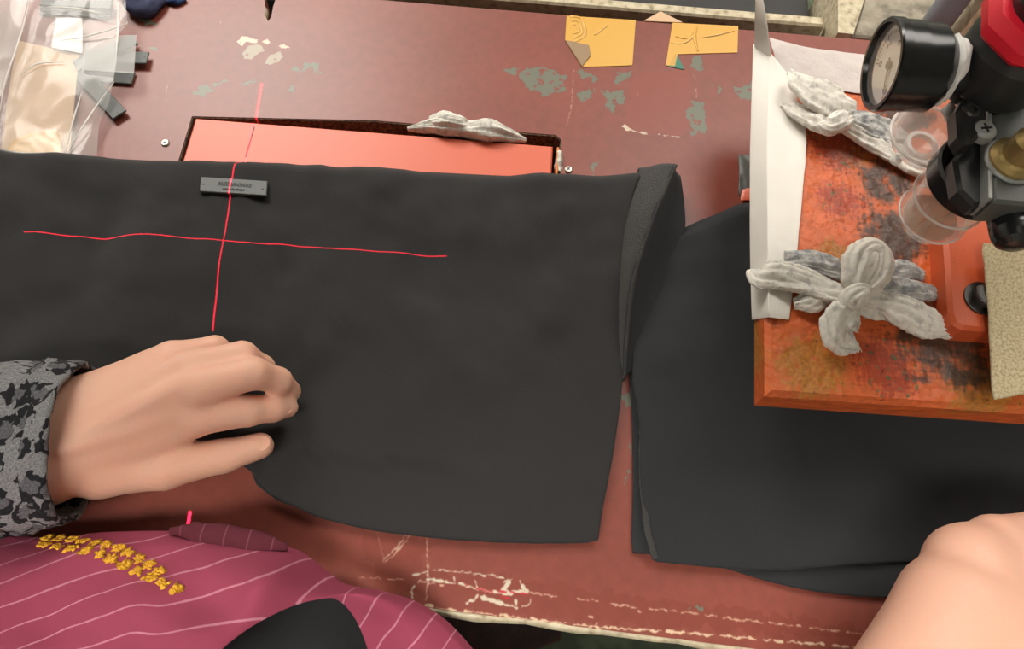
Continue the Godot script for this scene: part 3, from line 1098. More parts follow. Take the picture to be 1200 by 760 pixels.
func garment() -> void:
	var o := thing("fleece_garment", "black fleece-lined sweatshirt piece laid across the table over the orange platen", "garment", Vector3(0, TOP, -0.2))
	# the panel under the laser cross
	var top := PP([[-110, 152, 0.02], [0, 167, 0.02], [60, 171, 0.02], [120, 175, 0.02], [300, 183, 0.021], [450, 189, 0.02], [600, 197, 0.019], [700, 200, 0.019], [752, 197, 0.024]])
	var right := PP([[752, 197, 0.024], [738, 232, 0.022], [729, 300, 0.016], [726, 380, 0.012], [727, 440, 0.009], [717, 520, 0.007], [706, 580, 0.007], [698, 633, 0.006]])
	var bot := PP([[-110, 520, 0.008], [0, 520, 0.008], [120, 522, 0.008], [220, 526, 0.008], [285, 543, 0.007], [318, 574, 0.008], [362, 598, 0.008], [405, 611, 0.007], [450, 620, 0.007], [520, 628, 0.007], [600, 633, 0.007], [698, 633, 0.006]])
	var left := PP([[-110, 152, 0.02], [-110, 520, 0.008]])
	var g := coons(top, bot, left, right, 90, 60)
	cloth_wave(g, 0.007, 9.0)
	for j in g.size():
		for i in g[j].size():
			# soft ridge where the laser kinks, and a roll at the folded upper edge
			var q: Vector3 = g[j][i]
			var v := float(j) / (g.size() - 1)
			var r := Vector2(q.x - P(185, 276, 0.014).x, (q.z - P(185, 300, 0.014).z) * 0.35).length()
			g[j][i].y += 0.007 * exp(-r * r / 0.0007)
			var r2 := Vector2(q.x - P(122, 280, 0.014).x, (q.z - P(122, 290, 0.014).z) * 0.35).length()
			g[j][i].y -= 0.006 * exp(-r2 * r2 / 0.0006)
			g[j][i].y -= 0.009 * exp(-v * v / 0.0004)
			g[j][i].y = maxf(g[j][i].y, TOP + (0.0082 if q.z < -0.085 else 0.006))
	mi("front_panel", slab(g, 0.0032), M.black_cloth, o)
	# under-layer peeping out by the hand
	mi("under_layer", slab(coons(PP([[290, 535, 0.004], [420, 590, 0.004]]), PP([[300, 566, 0.0035], [326, 584, 0.004], [352, 592, 0.0035], [420, 612, 0.0035]]), PP([[290, 535, 0.004], [300, 566, 0.0035]]), PP([[420, 590, 0.004], [420, 612, 0.0035]]), 14, 6), 0.003), M.black_cloth, o)
	# lower right panel, two layers
	var l2 := PP([[735, 400, 0.006], [742, 470, 0.0045], [744, 560, 0.004], [742, 645, 0.004]])
	var b2 := PP([[742, 645, 0.004], [790, 650, 0.004], [850, 663, 0.004], [900, 678, 0.004], [950, 689, 0.0045], [1010, 696, 0.0045], [1075, 697, 0.005], [1300, 690, 0.005]])
	mi("back_panel", slab(coons(PP([[735, 400, 0.006], [1000, 390, 0.005], [1300, 400, 0.005]]), b2, l2, PP([[1300, 400, 0.005], [1300, 690, 0.005]]), 50, 24), 0.0028), M.black_knit, o)
	var t3 := PP([[770, 285, 0.013], [803, 262, 0.016], [840, 245, 0.017], [882, 231, 0.017], [1000, 226, 0.016], [1150, 232, 0.014], [1310, 240, 0.014]])
	var l3 := PP([[770, 285, 0.013], [748, 380, 0.011], [743, 440, 0.0095], [750, 485, 0.009], [752, 560, 0.008], [758, 620, 0.008], [768, 655, 0.0075]])
	var b3 := PP([[768, 655, 0.0075], [840, 662, 0.008], [900, 665, 0.008], [960, 661, 0.0085], [1040, 656, 0.009], [1160, 654, 0.01], [1310, 650, 0.01]])
	g = coons(t3, b3, l3, PP([[1310, 240, 0.014], [1310, 650, 0.01]]), 70, 56)
	cloth_wave(g, 0.006, 9.0, 31.0)
	for j in g.size():
		for i in g[j].size():
			var q: Vector3 = g[j][i]
			var v := float(j) / (g.size() - 1)
			g[j][i].y -= 0.009 * exp(-v * v / 0.0006)
			g[j][i].y = maxf(g[j][i].y, TOP + 0.0078)
	mi("sleeve_panel", slab(g, 0.003), M.black_knit, o)
	mi("hem_roll", tube(PP([[744, 446, 0.009], [752, 490, 0.0095], [753, 560, 0.009], [758, 615, 0.009], [768, 655, 0.0085]]), [0.0016, 0.0022, 0.002], [0.0016, 0.002, 0.0018], 10, 40, Vector3.UP, 0.0006, 200), M.fleece, o)
	# the turned-up edge that shows the brushed inside
	var ca := resample(PP([[751, 197, 0.022], [734, 241, 0.02], [725, 310, 0.015], [724, 370, 0.012], [728, 444, 0.009]]), 40)
	var cr := resample(PP([[792, 192, 0.036], [773, 235, 0.042], [757, 277, 0.04], [742, 327, 0.034], [735, 385, 0.022], [732, 440, 0.012]]), 40)
	var cb := resample(PP([[798, 206, 0.020], [803, 262, 0.014], [792, 308, 0.0115], [766, 370, 0.010], [741, 432, 0.009]]), 40)
	var gg := []
	var ho := []
	for i in 40:
		var row := PackedVector3Array()
		var outer := PackedVector3Array()
		for k in 15:
			var t := k / 14.0
			var q := ca[i].lerp(cr[i], t)
			q.y = lerpf(ca[i].y, cr[i].y, sin(t * PI * 0.5)) + 0.001 * wob.get_noise_3d(q.x * 60, 3, q.z * 40)
			row.append(q)
			q = cr[i].lerp(cb[i], t)
			q.y = lerpf(cr[i].y, cb[i].y, pow(t, 0.55)) - 0.0008 + 0.0012 * sin(t * PI) * wob.get_noise_3d(q.x * 50, 8, q.z * 30)
			outer.append(q)
		gg.append(row)
		ho.append(outer)
	for g2 in [gg, ho]:
		var first: PackedVector3Array = g2[0]
		var cap := PackedVector3Array()
		var cap2 := PackedVector3Array()
		for q in first:
			cap.append(Vector3(q.x, lerpf(q.y, TOP + 0.012, 0.45), q.z - 0.004))
			cap2.append(Vector3(q.x, TOP + 0.006, q.z - 0.002))
		g2.push_front(cap)
		g2.push_front(cap2)
	mi("turned_edge", slab(gg, 0.003), M.fleece, o).set_meta("label", "brushed grey-black fleece inside, turned up along the edge")
	mi("edge_back", slab(ho, 0.002), M.black_knit, o)

	# rubber name patch lying on the panel
	var pt := thing("rubber_patch", "dark grey rubber name patch lying on the black cloth under the red laser line", "patch", P(274, 220, 0.02))
	var q := [P(236, 208, 0.021), P(314, 213, 0.021), P(313, 231, 0.020), P(235, 226, 0.020)]
	mi("plate", prism(PackedVector3Array(q), TOP + 0.0205, TOP + 0.0225, 0.0005), M.rubber, pt)
	var ex: Vector3 = (q[1] - q[0])
	var ez: Vector3 = (q[3] - q[0])
	var pa := func(u: float, v: float) -> Vector3:
		var z: Vector3 = q[0] + ex * u + ez * v
		z.y = TOP + 0.0226
		return z
	for u in [0.05, 0.93]:
		mi("hole", rlathe(0.0009, -0.0006, 0.0002, 0.0001, 10), M.dark, pt, Transform3D(Basis(), pa.call(u, 0.5 if u < 0.5 else 0.55) - pt.position))
	var st := SurfaceTool.new()
	st.begin(Mesh.PRIMITIVE_TRIANGLES)
	rng.seed = 21
	for row in [[0.27, 0.77, 0.40, 0.27, 22], [0.34, 0.67, 0.74, 0.14, 20]]:
		for k in int(row[4]):
			if row[4] == 20 and (k == 7 or k == 11):
				continue
			var u: float = lerpf(row[0], row[1], (k + 0.5) / row[4])
			var tall: float = row[3] * ez.length() * rng.randf_range(0.7, 1.0)
			box_into(st, pa.call(u, row[2]), Vector3(0.0006, 0.0003, tall), 0.00005, Basis(Vector3.UP, -0.06))
			if k % 2 == 0:
				box_into(st, pa.call(u + 0.008, row[2] + rng.randf_range(-0.5, 0.5) * row[3]), Vector3(0.0013, 0.0003, 0.0005), 0.00005, Basis(Vector3.UP, -0.06))
	st.generate_normals()
	mi("lettering", st.commit(), mat(c8(44, 46, 46), 0.6), pt).set_meta("label", "two lines of small dark pressed lettering")

func sheet(pts_t: Array, pts_b: Array, pts_l: Array, pts_r: Array, nu: int, nv: int, amp: float, f: float, thick: float) -> ArrayMesh:
	var g := coons(PP(pts_t), PP(pts_b), PP(pts_l), PP(pts_r), nu, nv)
	for row in g:
		for i in row.size():
			var q: Vector3 = row[i]
			row[i] += Vector3(0.4, 1, 0.4) * amp * wob.get_noise_3d(q.x * f, q.y * f, q.z * f)
	return slab(g, thick)

func press() -> void:
	var o := thing("heat_press", "orange heat press head with worn greasy top, swung out over the right-hand cloth", "heat press", Vector3(0.56, TOP, -0.3))
	var fl := P(884, 475, 0.055)
	var bl := Vector3(0.176, 0, -0.412)
	mi("press_plate", prism(PackedVector3Array([fl, Vector3(0.465, 0, -0.1365), Vector3(0.48, 0, -0.412), bl]), TOP + 0.055, TOP + 0.078, 0.0035, puv_side), M.press, o)
	var b := mi("bracket_block", prism(PP([[1106, 210], [1106, 262], [1113, 366], [1118, 379], [1130, 385], [1420, 408], [1420, 215]], 0.097), TOP + 0.078, TOP + 0.097, 0.0025), M.orange_block, o)
	var st := SurfaceTool.new()
	st.begin(Mesh.PRIMITIVE_TRIANGLES)
	st.append_from(lathe([[0.0115, 0.0], [0.0115, 0.0015], [0.0, 0.0015]], 24), 0, Transform3D())
	st.append_from(lathe([[0.008, 0.0015], [0.008, 0.007], [0.007, 0.008], [0.0, 0.008]], 6), 0, Transform3D())
	mi("bolt", st.commit(), M.dark_steel, b, Transform3D(Basis(Vector3.UP, 0.3), P(1150, 350, 0.097) - where(b)))
	mi("arm", bx(Vector3(0.46, TOP + 0.108, -0.275), Vector3(0.25, 0.03, 0.09), 0.004), M.orange_block, o)
	mi("column", rlathe(0.035, 0.0, 0.34, 0.003), M.dark_steel, o, Transform3D())
	mi("foot", bx(Vector3(0.56, TOP + 0.008, -0.3), Vector3(0.13, 0.016, 0.13), 0.003), M.orange_block, o)

	# white paper folded over the press head's left and rear edges
	var pa := thing("paper_cover", "white paper sheet folded over the press head's left and rear edges", "paper", P(900, 300, 0.08))
	mi("side_fold", sheet([[883, 52, 0.08], [902, 58, 0.082]], [[881, 374, 0.056], [901, 371, 0.0822]], [[883, 52, 0.08], [879, 180, 0.066], [879, 300, 0.057], [881, 374, 0.056]], [[902, 58, 0.082], [899, 180, 0.081], [900, 290, 0.0818], [901, 371, 0.0822]], 10, 40, 0.0003, 70, 0.0006), M.paper, pa)
	mi("top_fold", sheet([[901, 60, 0.0825], [922, 85, 0.0815]], [[901, 371, 0.0797], [925, 374, 0.0795]], [[901, 60, 0.0825], [899, 180, 0.081], [900, 290, 0.0818], [901, 371, 0.0822]], [[922, 85, 0.082], [944, 152, 0.0805], [938, 250, 0.0803], [931, 320, 0.08], [925, 374, 0.0795]], 14, 40, 0.0006, 60, 0.0005), M.paper, pa)
	mi("standing_corner", sheet([[886, 0, 0.115], [894, -2, 0.112]], [[884, 58, 0.078], [903, 66, 0.083]], [[886, 0, 0.115], [884, 58, 0.078]], [[894, -2, 0.112], [899, 30, 0.098], [903, 66, 0.083]], 8, 16, 0.0004, 60, 0.0005), M.paper, pa)
	mi("rear_fold", sheet([[902, 44, 0.085], [940, 54, 0.085], [980, 60, 0.084], [1050, 68, 0.082]], [[912, 84, 0.0805], [945, 96, 0.0795], [1000, 108, 0.0795], [1050, 112, 0.0795]], [[902, 44, 0.085], [912, 84, 0.0805]], [[1050, 68, 0.082], [1050, 112, 0.0795]], 24, 10, 0.001, 50, 0.0005), M.thin_paper, pa)

	# rag strips tied round the press head
	var k := thing("rag_tie", "whitish rag strip tied in a bow over the front of the orange press head", "rag tie", P(1003, 345, 0.08))
	mi("band", ribbon(PP([[889, 326, 0.068], [894, 322, 0.0815], [915, 322, 0.086], [945, 330, 0.087], [975, 342, 0.089], [1000, 350, 0.092]]), [0.006, 0.0105, 0.011, 0.010, 0.008, 0.006], [0.0025, 0.003, 0.003, 0.0035, 0.004, 0.005], 60, Vector3.UP, 3.7), M.rag, k)
	mi("under_band", ribbon(PP([[920, 303, 0.082], [950, 306, 0.083], [985, 318, 0.085], [1003, 335, 0.088]]), [0.006, 0.008, 0.008, 0.005], [0.002, 0.003, 0.003, 0.003], 30, Vector3.UP, 7.4), M.grey_rag, k)
	mi("loop", ribbon(PP([[1000, 346, 0.094], [1003, 325, 0.100], [1010, 304, 0.104], [1020, 296, 0.104], [1026, 306, 0.102], [1022, 326, 0.099], [1008, 346, 0.095]]), [0.005, 0.009, 0.012, 0.010, 0.012, 0.009, 0.004], [0.004, 0.006, 0.007, 0.007, 0.007, 0.006, 0.004], 60, Vector3.UP, 11.1), M.rag, k)
	mi("knot", ribbon(PP([[994, 358, 0.094], [998, 350, 0.100], [1006, 346, 0.101], [1012, 352, 0.097]]), [0.004, 0.0075, 0.0075, 0.004], [0.004, 0.007, 0.007, 0.004], 30, Vector3.UP, 14.8), M.rag, k)
	mi("hanging_flap", ribbon(PP([[1000, 356, 0.094], [990, 370, 0.093], [982, 386, 0.089], [990, 400, 0.083], [1004, 408, 0.0805]]), [0.006, 0.012, 0.014, 0.011, 0.0035], [0.004, 0.005, 0.004, 0.003, 0.002], 40, Vector3(0.3, 1, 0.2), 18.5), M.rag, k)
	mi("side_tab", ribbon(PP([[968, 340, 0.085], [950, 352, 0.084], [930, 356, 0.081]]), [0.007, 0.009, 0.004], [0.003, 0.003, 0.002], 24, Vector3.UP, 22.2), M.rag, k)
	mi("tail", ribbon(PP([[1008, 344, 0.093], [1030, 334, 0.092], [1060, 338, 0.088], [1085, 342, 0.084], [1106, 347, 0.081]]), [0.005, 0.008, 0.0085, 0.007, 0.003], [0.004, 0.004, 0.0035, 0.003, 0.002], 40, Vector3.UP, 25.9), M.grey_rag, k)
	mi("tail", ribbon(PP([[1018, 330, 0.089], [1040, 320, 0.087], [1062, 316, 0.084], [1082, 323, 0.081]]), [0.004, 0.007, 0.0075, 0.004], [0.003, 0.003, 0.003, 0.002], 30, Vector3.UP, 29.6), M.grey_rag, k)
	mi("tail", ribbon(PP([[1006, 352, 0.094], [1030, 352, 0.092], [1060, 366, 0.089], [1090, 380, 0.086], [1115, 388, 0.082], [1134, 391, 0.080]]), [0.004, 0.007, 0.0105, 0.0105, 0.006, 0.0015], [0.004, 0.004, 0.005, 0.004, 0.003, 0.001], 50, Vector3(0.1, 1, 0.5), 33.3), M.rag, k)
	mi("under_tail", ribbon(PP([[1000, 356, 0.087], [1025, 362, 0.086], [1042, 370, 0.082]]), [0.006, 0.008, 0.004], [0.003, 0.003, 0.002], 24, Vector3.UP, 37.0), M.rag, k)

	rng.seed = 9
	fringe(k, [[992, 404, 0.082], [1008, 409, 0.081]], Vector3(0.1, 0, 1))
	fringe(k, [[1108, 384, 0.083], [1132, 391, 0.0805]], Vector3(0.6, 0, 1))
	k = thing("rag_tie", "whitish rag strip knotted at the back of the press head below the gauge", "rag tie", P(975, 148, 0.08))
	mi("flap", ribbon(PP([[926, 84, 0.092], [940, 98, 0.095], [962, 112, 0.094], [985, 124, 0.09], [1000, 128, 0.086]]), [0.003, 0.010, 0.015, 0.015, 0.009], [0.002, 0.003, 0.004, 0.004, 0.003], 40, Vector3.UP, 40.7), M.rag, k)
	mi("band", ribbon(PP([[918, 122, 0.082], [935, 132, 0.086], [955, 142, 0.088], [975, 150, 0.091]]), [0.003, 0.007, 0.008, 0.006], [0.002, 0.003, 0.004, 0.004], 40, Vector3.UP, 44.4), M.rag, k)
	mi("knot", ribbon(PP([[964, 146, 0.091], [972, 148, 0.095], [984, 142, 0.097], [994, 140, 0.093]]), [0.004, 0.007, 0.008, 0.005], [0.003, 0.006, 0.006, 0.004], 30, Vector3.UP, 48.1), M.rag, k)
	mi("tail", ribbon(PP([[985, 146, 0.091], [1010, 158, 0.087], [1040, 174, 0.084], [1075, 194, 0.082], [1105, 206, 0.081]]), [0.005, 0.0085, 0.009, 0.010, 0.006], [0.003, 0.003, 0.003, 0.003, 0.002], 40, Vector3.UP, 51.8), M.rag, k)
	mi("grey_tail", ribbon(PP([[994, 138, 0.09], [1015, 144, 0.089], [1040, 155, 0.086], [1065, 168, 0.083]]), [0.006, 0.010, 0.011, 0.007], [0.003, 0.003, 0.003, 0.002], 40, Vector3.UP, 55.5), M.grey_rag, k).set_meta("label", "grey-stained tail")

	tag(mi("cardboard_strip", sheet([[1155, 286, 0.112], [1290, 294, 0.112]], [[1166, 465, 0.101], [1182, 463, 0.101], [1200, 459, 0.1012], [1260, 455, 0.101]], [[1155, 286, 0.112], [1162, 380, 0.104], [1166, 465, 0.101]], [[1290, 294, 0.112], [1260, 455, 0.101]], 20, 30, 0.0006, 60, 0.0025), M.card), "speckled beige cardboard strip standing over the right end of the press head", "cardboard")

func fringe(parent: Node3D, edge: Array, dir: Vector3) -> void:
	var e := PP(edge)
	var st := SurfaceTool.new()
	st.begin(Mesh.PRIMITIVE_TRIANGLES)
	for i in 16:
		var a := e[0].lerp(e[1], i / 15.0)
		var d := (dir + Vector3(rng.randf_range(-0.6, 0.6), 0, rng.randf_range(-0.4, 0.4))).normalized()
		var l := rng.randf_range(0.0015, 0.0035)
		st.append_from(tube(PackedVector3Array([a - d * 0.002, a + d * l * 0.5 + Vector3(0, 0.0005, 0), a + d * l]), [0.0003], [0.0003], 6, 5), 0, Transform3D())
	mi("fringe", st.commit(), M.rag, parent).set_meta("kind", "stuff")

func regulator() -> void:
	var a1 := Vector3(0.240, TOP, -0.275)
	var a2 := Vector3(0.246, TOP, -0.232)
	var a0 := a1 + Vector3(-0.004, 0, 0.005)
	a1.x += 0.006
	var o := thing("air_regulator", "black air filter and regulator unit with gauge, red ring nut and clear bowls", "regulator", Vector3(0.245, TOP + 0.137, -0.25))
	var up := func(a: Vector3, h: float) -> Transform3D: return Transform3D(Basis(), a + Vector3(0, h, 0) - o.position)
	# rear unit: bowl, body, red nut, knob
	var bowl := mi("bowl", lathe([[0.0, 0.152], [0.010, 0.153], [0.018, 0.157], [0.0220, 0.164], [0.0225, 0.204], [0.0207, 0.204], [0.0203, 0.165], [0.0165, 0.159], [0.0, 0.1555]], 40), M.clear, o, up.call(a0, 0.0))
	mi("drain_ring", lathe([[0.007, 0.1555], [0.0095, 0.1555], [0.0095, 0.159], [0.007, 0.159], [0.007, 0.1555]], 28), M.clear_white, bowl, Transform3D())
	mi("rim_ring", torus(0.0223, 0.0009), M.clear_white, bowl, Transform3D(Basis(), Vector3(0, 0.166, 0)))
	mi("drain_nub", ball(0.0035), M.white, bowl, Transform3D(Basis(), W(1050, 187, 0.462) - where(bowl)))
	mi("body", lathe([[0.0, 0.211], [0.0235, 0.211], [0.0245, 0.213], [0.0245, 0.236], [0.0225, 0.243], [0.0, 0.243]], 40), M.black_plastic, o, up.call(a1, 0.0))
	mi("ring_nut", lathe([[0.015, 0.243], [0.0255, 0.243], [0.0275, 0.246], [0.0275, 0.252], [0.0245, 0.259], [0.0175, 0.259]], 8), M.red, o, Transform3D(Basis(Vector3.UP, 0.2), a1 - o.position)).set_meta("label", "red faceted ring nut")
	var st := SurfaceTool.new()
	st.begin(Mesh.PRIMITIVE_TRIANGLES)
	st.append_from(lathe([[0.018, 0.255], [0.018, 0.262], [0.0195, 0.264], [0.0195, 0.268], [0.0165, 0.272], [0.0165, 0.296], [0.0145, 0.299], [0.0, 0.299]], 40), 0, Transform3D())
	for k in 20:
		var w := TAU * k / 20.0
		box_into(st, Vector3(0.0167 * cos(w), 0.283, 0.0167 * sin(w)), Vector3(0.0016, 0.022, 0.0026), 0.0004, Basis(Vector3.UP, -w))
	st.generate_normals()
	mi("knob", st.commit(), M.black_plastic, o, up.call(a1, 0.0))
	# gauge on the left of the rear unit
	var gh := W(1097, 80, 0.405)
	var gc := W(1037, 76, 0.405)
	var glen := gh.x - gc.x
	gc = Vector3(gc.x, gc.y, gc.z)
	var gx := Transform3D(Basis(Vector3.UP, Vector3.LEFT, Vector3.BACK), gc)      # local y runs to -x, local x is up
	var ga := mi("gauge", lathe([[0.0, -glen - 0.002], [0.018, -glen - 0.002], [0.0225, -glen + 0.003], [0.0228, -glen * 0.45], [0.0233, -glen * 0.45], [0.0233, -glen * 0.4], [0.0232, -0.0035], [0.024, -0.003], [0.024, 0.0015], [0.0232, 0.0025], [0.0212, 0.0025], [0.0205, 0.0], [0.0205, -0.003]], 56), M.black_gloss, o, Transform3D(gx.basis, gc - o.position))
	ga.set_meta("label", "black round pressure gauge")
	mi("dial", lathe([[0.0208, -0.004], [0.0208, -0.003], [0.0, -0.003]], 40), M.white, ga, Transform3D())
	st = SurfaceTool.new()
	st.begin(Mesh.PRIMITIVE_TRIANGLES)
	var st2 := SurfaceTool.new()
	st2.begin(Mesh.PRIMITIVE_TRIANGLES)
	for k in 41:
		var w := deg_to_rad(-135.0 + 270.0 * k / 40.0)
		var big := k % 8 == 0
		# zero lies at the lower end of the scale, towards the bench front
		var d := Vector3(cos(w), 0, sin(w))
		box_into(st if k < 28 else st2, d * (0.0168 if big else 0.0173) + Vector3(0, -0.0029, 0), Vector3(0.0032 if big else 0.0018, 0.0002, 0.0006 if big else 0.0003), 0.00005, Basis(Vector3.UP, -w))
	st.generate_normals()
	st2.generate_normals()
	mi("scale_marks", st.commit(), M.dark, ga, Transform3D())
	mi("red_marks", st2.commit(), M.red, ga, Transform3D())
	for k in 6:
		var w := deg_to_rad(-135.0 + 54.0 * k)
		var tm := TextMesh.new()
		tm.text = ["0", "2", "4", "6", "8", "10"][k]
		var sf := SystemFont.new()
		sf.font_names = PackedStringArray(["Droid Sans"])
		tm.font = sf
		tm.font_size = 16
		tm.pixel_size = 0.0003
		tm.depth = 0.0002
		# text faces along local +y (out of the dial), its top towards local +x
		var tb := Basis(Vector3.BACK, Vector3.RIGHT, Vector3.UP)
		mi("numeral", tm, M.dark, ga, Transform3D(tb, Vector3(cos(w), 0, sin(w)) * 0.0125 + Vector3(0, -0.0028, 0)))
	st = SurfaceTool.new()
	st.begin(Mesh.PRIMITIVE_TRIANGLES)
	box_into(st, Vector3(0, -0.0018, 0) + Vector3(-0.6, 0, 0.8) * 0.005, Vector3(0.018, 0.0004, 0.0011), 0.0001, Basis(Vector3.UP, atan2(0.8, 0.6)))
	st.append_from(lathe([[0.0022, -0.003], [0.0022, -0.0012], [0.0, -0.0012]], 16), 0, Transform3D())
	st.generate_normals()
	mi("needle", st.commit(), M.dark, ga, Transform3D())
	mi("glass", lathe([[0.0208, -0.0002], [0.0, -0.0002]], 40), M.clear, ga, Transform3D())
	st = SurfaceTool.new()
	st.begin(Mesh.PRIMITIVE_TRIANGLES)
	mi("neck", tube(PackedVector3Array([Vector3(gh.x - 0.002, gc.y, gc.z), Vector3(gh.x + 0.008, gc.y - 0.002, gc.z), Vector3(0.238, gc.y - 0.008, -0.275)]), [0.013, 0.012, 0.016], [0.013, 0.012, 0.016], 24, 16), M.black_plastic, o)
	mi("thread_tape", tube(PackedVector3Array([Vector3(gh.x + 0.0005, gc.y, gc.z), Vector3(gh.x + 0.006, gc.y - 0.001, gc.z)]), [0.019, 0.0175, 0.016], [0.019, 0.0185, 0.017], 28, 10, Vector3.UP, 0.004, 120), M.white, o).set_meta("label", "torn white thread-sealing tape behind the gauge")
	# front unit
	bowl = mi("bowl", lathe([[0.0, 0.129], [0.009, 0.130], [0.0160, 0.1335], [0.0198, 0.141], [0.0205, 0.181], [0.0188, 0.181], [0.0182, 0.142], [0.0145, 0.1358], [0.0, 0.1325]], 44), M.clear, o, up.call(a2, 0.0))
	mi("rim_ring", torus(0.0200, 0.0007), M.clear_white, bowl, Transform3D(Basis(), Vector3(0, 0.142, 0)))
	mi("rim_ring", torus(0.0206, 0.0008), M.clear_white, bowl, Transform3D(Basis(), Vector3(0, 0.160, 0)))
	mi("oil", lathe([[0.0, 0.1328], [0.0085, 0.1335], [0.0138, 0.1362], [0.0160, 0.139], [0.0, 0.139]], 36), M.oil, bowl, Transform3D())
	mi("oil_tube", tube(PackedVector3Array([a2 + Vector3(-0.004, 0.134, 0.009), a2 + Vector3(0.002, 0.18, 0.006)]), [0.0032], [0.0032], 12, 8), M.oil, bowl)
	mi("collar", lathe([[0.0, 0.1745], [0.0238, 0.1745], [0.025, 0.176], [0.025, 0.188], [0.0238, 0.19], [0.0, 0.19]], 48), M.black_gloss, o, up.call(a2 + Vector3(0.003, 0, 0), 0.0))
	st = SurfaceTool.new()
	st.begin(Mesh.PRIMITIVE_TRIANGLES)
	prism_into(st, PP([[1118, 186], [1146, 150], [1168, 150], [1168, 238], [1142, 240], [1124, 222]], 0.199), TOP + 0.189, TOP + 0.199, 0.002)
	st.generate_normals()
	mi("shoulder", st.commit(), M.black_plastic, o)
	mi("top_block", prism(PP([[1163, 108], [1164, 236], [1280, 246], [1280, 100]], 0.206), TOP + 0.188, TOP + 0.206, 0.0018), M.grey_plastic, o)
	mi("joint_strip", prism(PP([[1158, 112], [1163, 112], [1164, 232], [1159, 232]], 0.2065), TOP + 0.19, TOP + 0.2065, 0.0004), M.steel_grey, o)
	var cl := mi("clamp", prism(PP([[1124, 158], [1122, 128], [1134, 108], [1152, 104], [1158, 130], [1158, 150], [1142, 166], [1130, 168]], 0.213), TOP + 0.203, TOP + 0.213, 0.002), M.black_plastic, o)
	mi("hex_screw", lathe([[0.0046, 0.0], [0.0046, 0.0012], [0.0034, 0.002], [0.0026, 0.002], [0.0026, 0.0005], [0.0, 0.0005]], 18), M.dark_steel, cl, Transform3D(Basis(), P(1137, 130, 0.213) - where(cl)))
	var sc := mi("screw", lathe([[0.0060, -0.004], [0.0060, 0.001], [0.0052, 0.002], [0.0046, 0.0024], [0.0, 0.0024]], 24), M.steel_grey, o, Transform3D(Basis(), P(1153, 153, 0.2115) - o.position))
	st = SurfaceTool.new()
	st.begin(Mesh.PRIMITIVE_TRIANGLES)
	for k in 2:
		box_into(st, Vector3(0, 0.0024, 0), Vector3(0.006, 0.0006, 0.0012), 0.0001, Basis(Vector3.UP, 0.2 + k * PI / 2))
	st.generate_normals()
	mi("cross_slot", st.commit(), M.dark, sc, Transform3D())
	var sg := mi("sight_dome", lathe([[0.0125, 0.0], [0.0125, 0.004], [0.0095, 0.0055], [0.0085, 0.007], [0.0085, 0.018], [0.006, 0.022], [0.0, 0.023]], 28), M.brass, o, Transform3D(Basis(), P(1184, 190, 0.206) - o.position))
	mi("seal_ring", torus(0.0128, 0.0014), M.steel_grey, sg, Transform3D(Basis(), Vector3(0, 0.001, 0)))
	# capped port towards the front
	var pp := P(1182, 240, 0.188)
	var pl := mi("port_plug", lathe([[0.0115, -0.012], [0.0115, 0.016], [0.0112, 0.019], [0.0098, 0.0225], [0.0065, 0.025], [0.003, 0.0258], [0.0, 0.026]], 32), M.black_gloss, o, Transform3D(Basis(Vector3.RIGHT, PI / 2), pp - o.position))
	mi("thread_tape", tube(PackedVector3Array([pp + Vector3(0, 0, -0.001), pp + Vector3(0, 0, 0.005)]), [0.0115], [0.0115], 24, 6, Vector3.UP, 0.002, 200), M.thin_paper, pl)
	mi("mount_bar", bx(Vector3(0.392, TOP + 0.21, -0.29), Vector3(0.26, 0.02, 0.035), 0.002), M.dark_steel, o)
	mi("sticker", prism(PP([[1103, 128], [1118, 116], [1122, 134], [1112, 146]], 0.197), TOP + 0.196, TOP + 0.197), M.white, o)

func torus(r: float, t: float) -> ArrayMesh:
	var g := []
	for i in 41:
		var w := TAU * (i % 40) / 40.0
		var row := PackedVector3Array()
		for k in 11:
			var v := TAU * (k % 10) / 10.0
			row.append(Vector3((r + t * cos(v)) * cos(w), t * sin(v), (r + t * cos(v)) * sin(w)))
		g.append(row)
	return from_grid(g)

func ball(r: float) -> SphereMesh:
	var s := SphereMesh.new()
	s.radius = r
	s.height = r * 2
	s.radial_segments = 16
	s.rings = 8
	return s

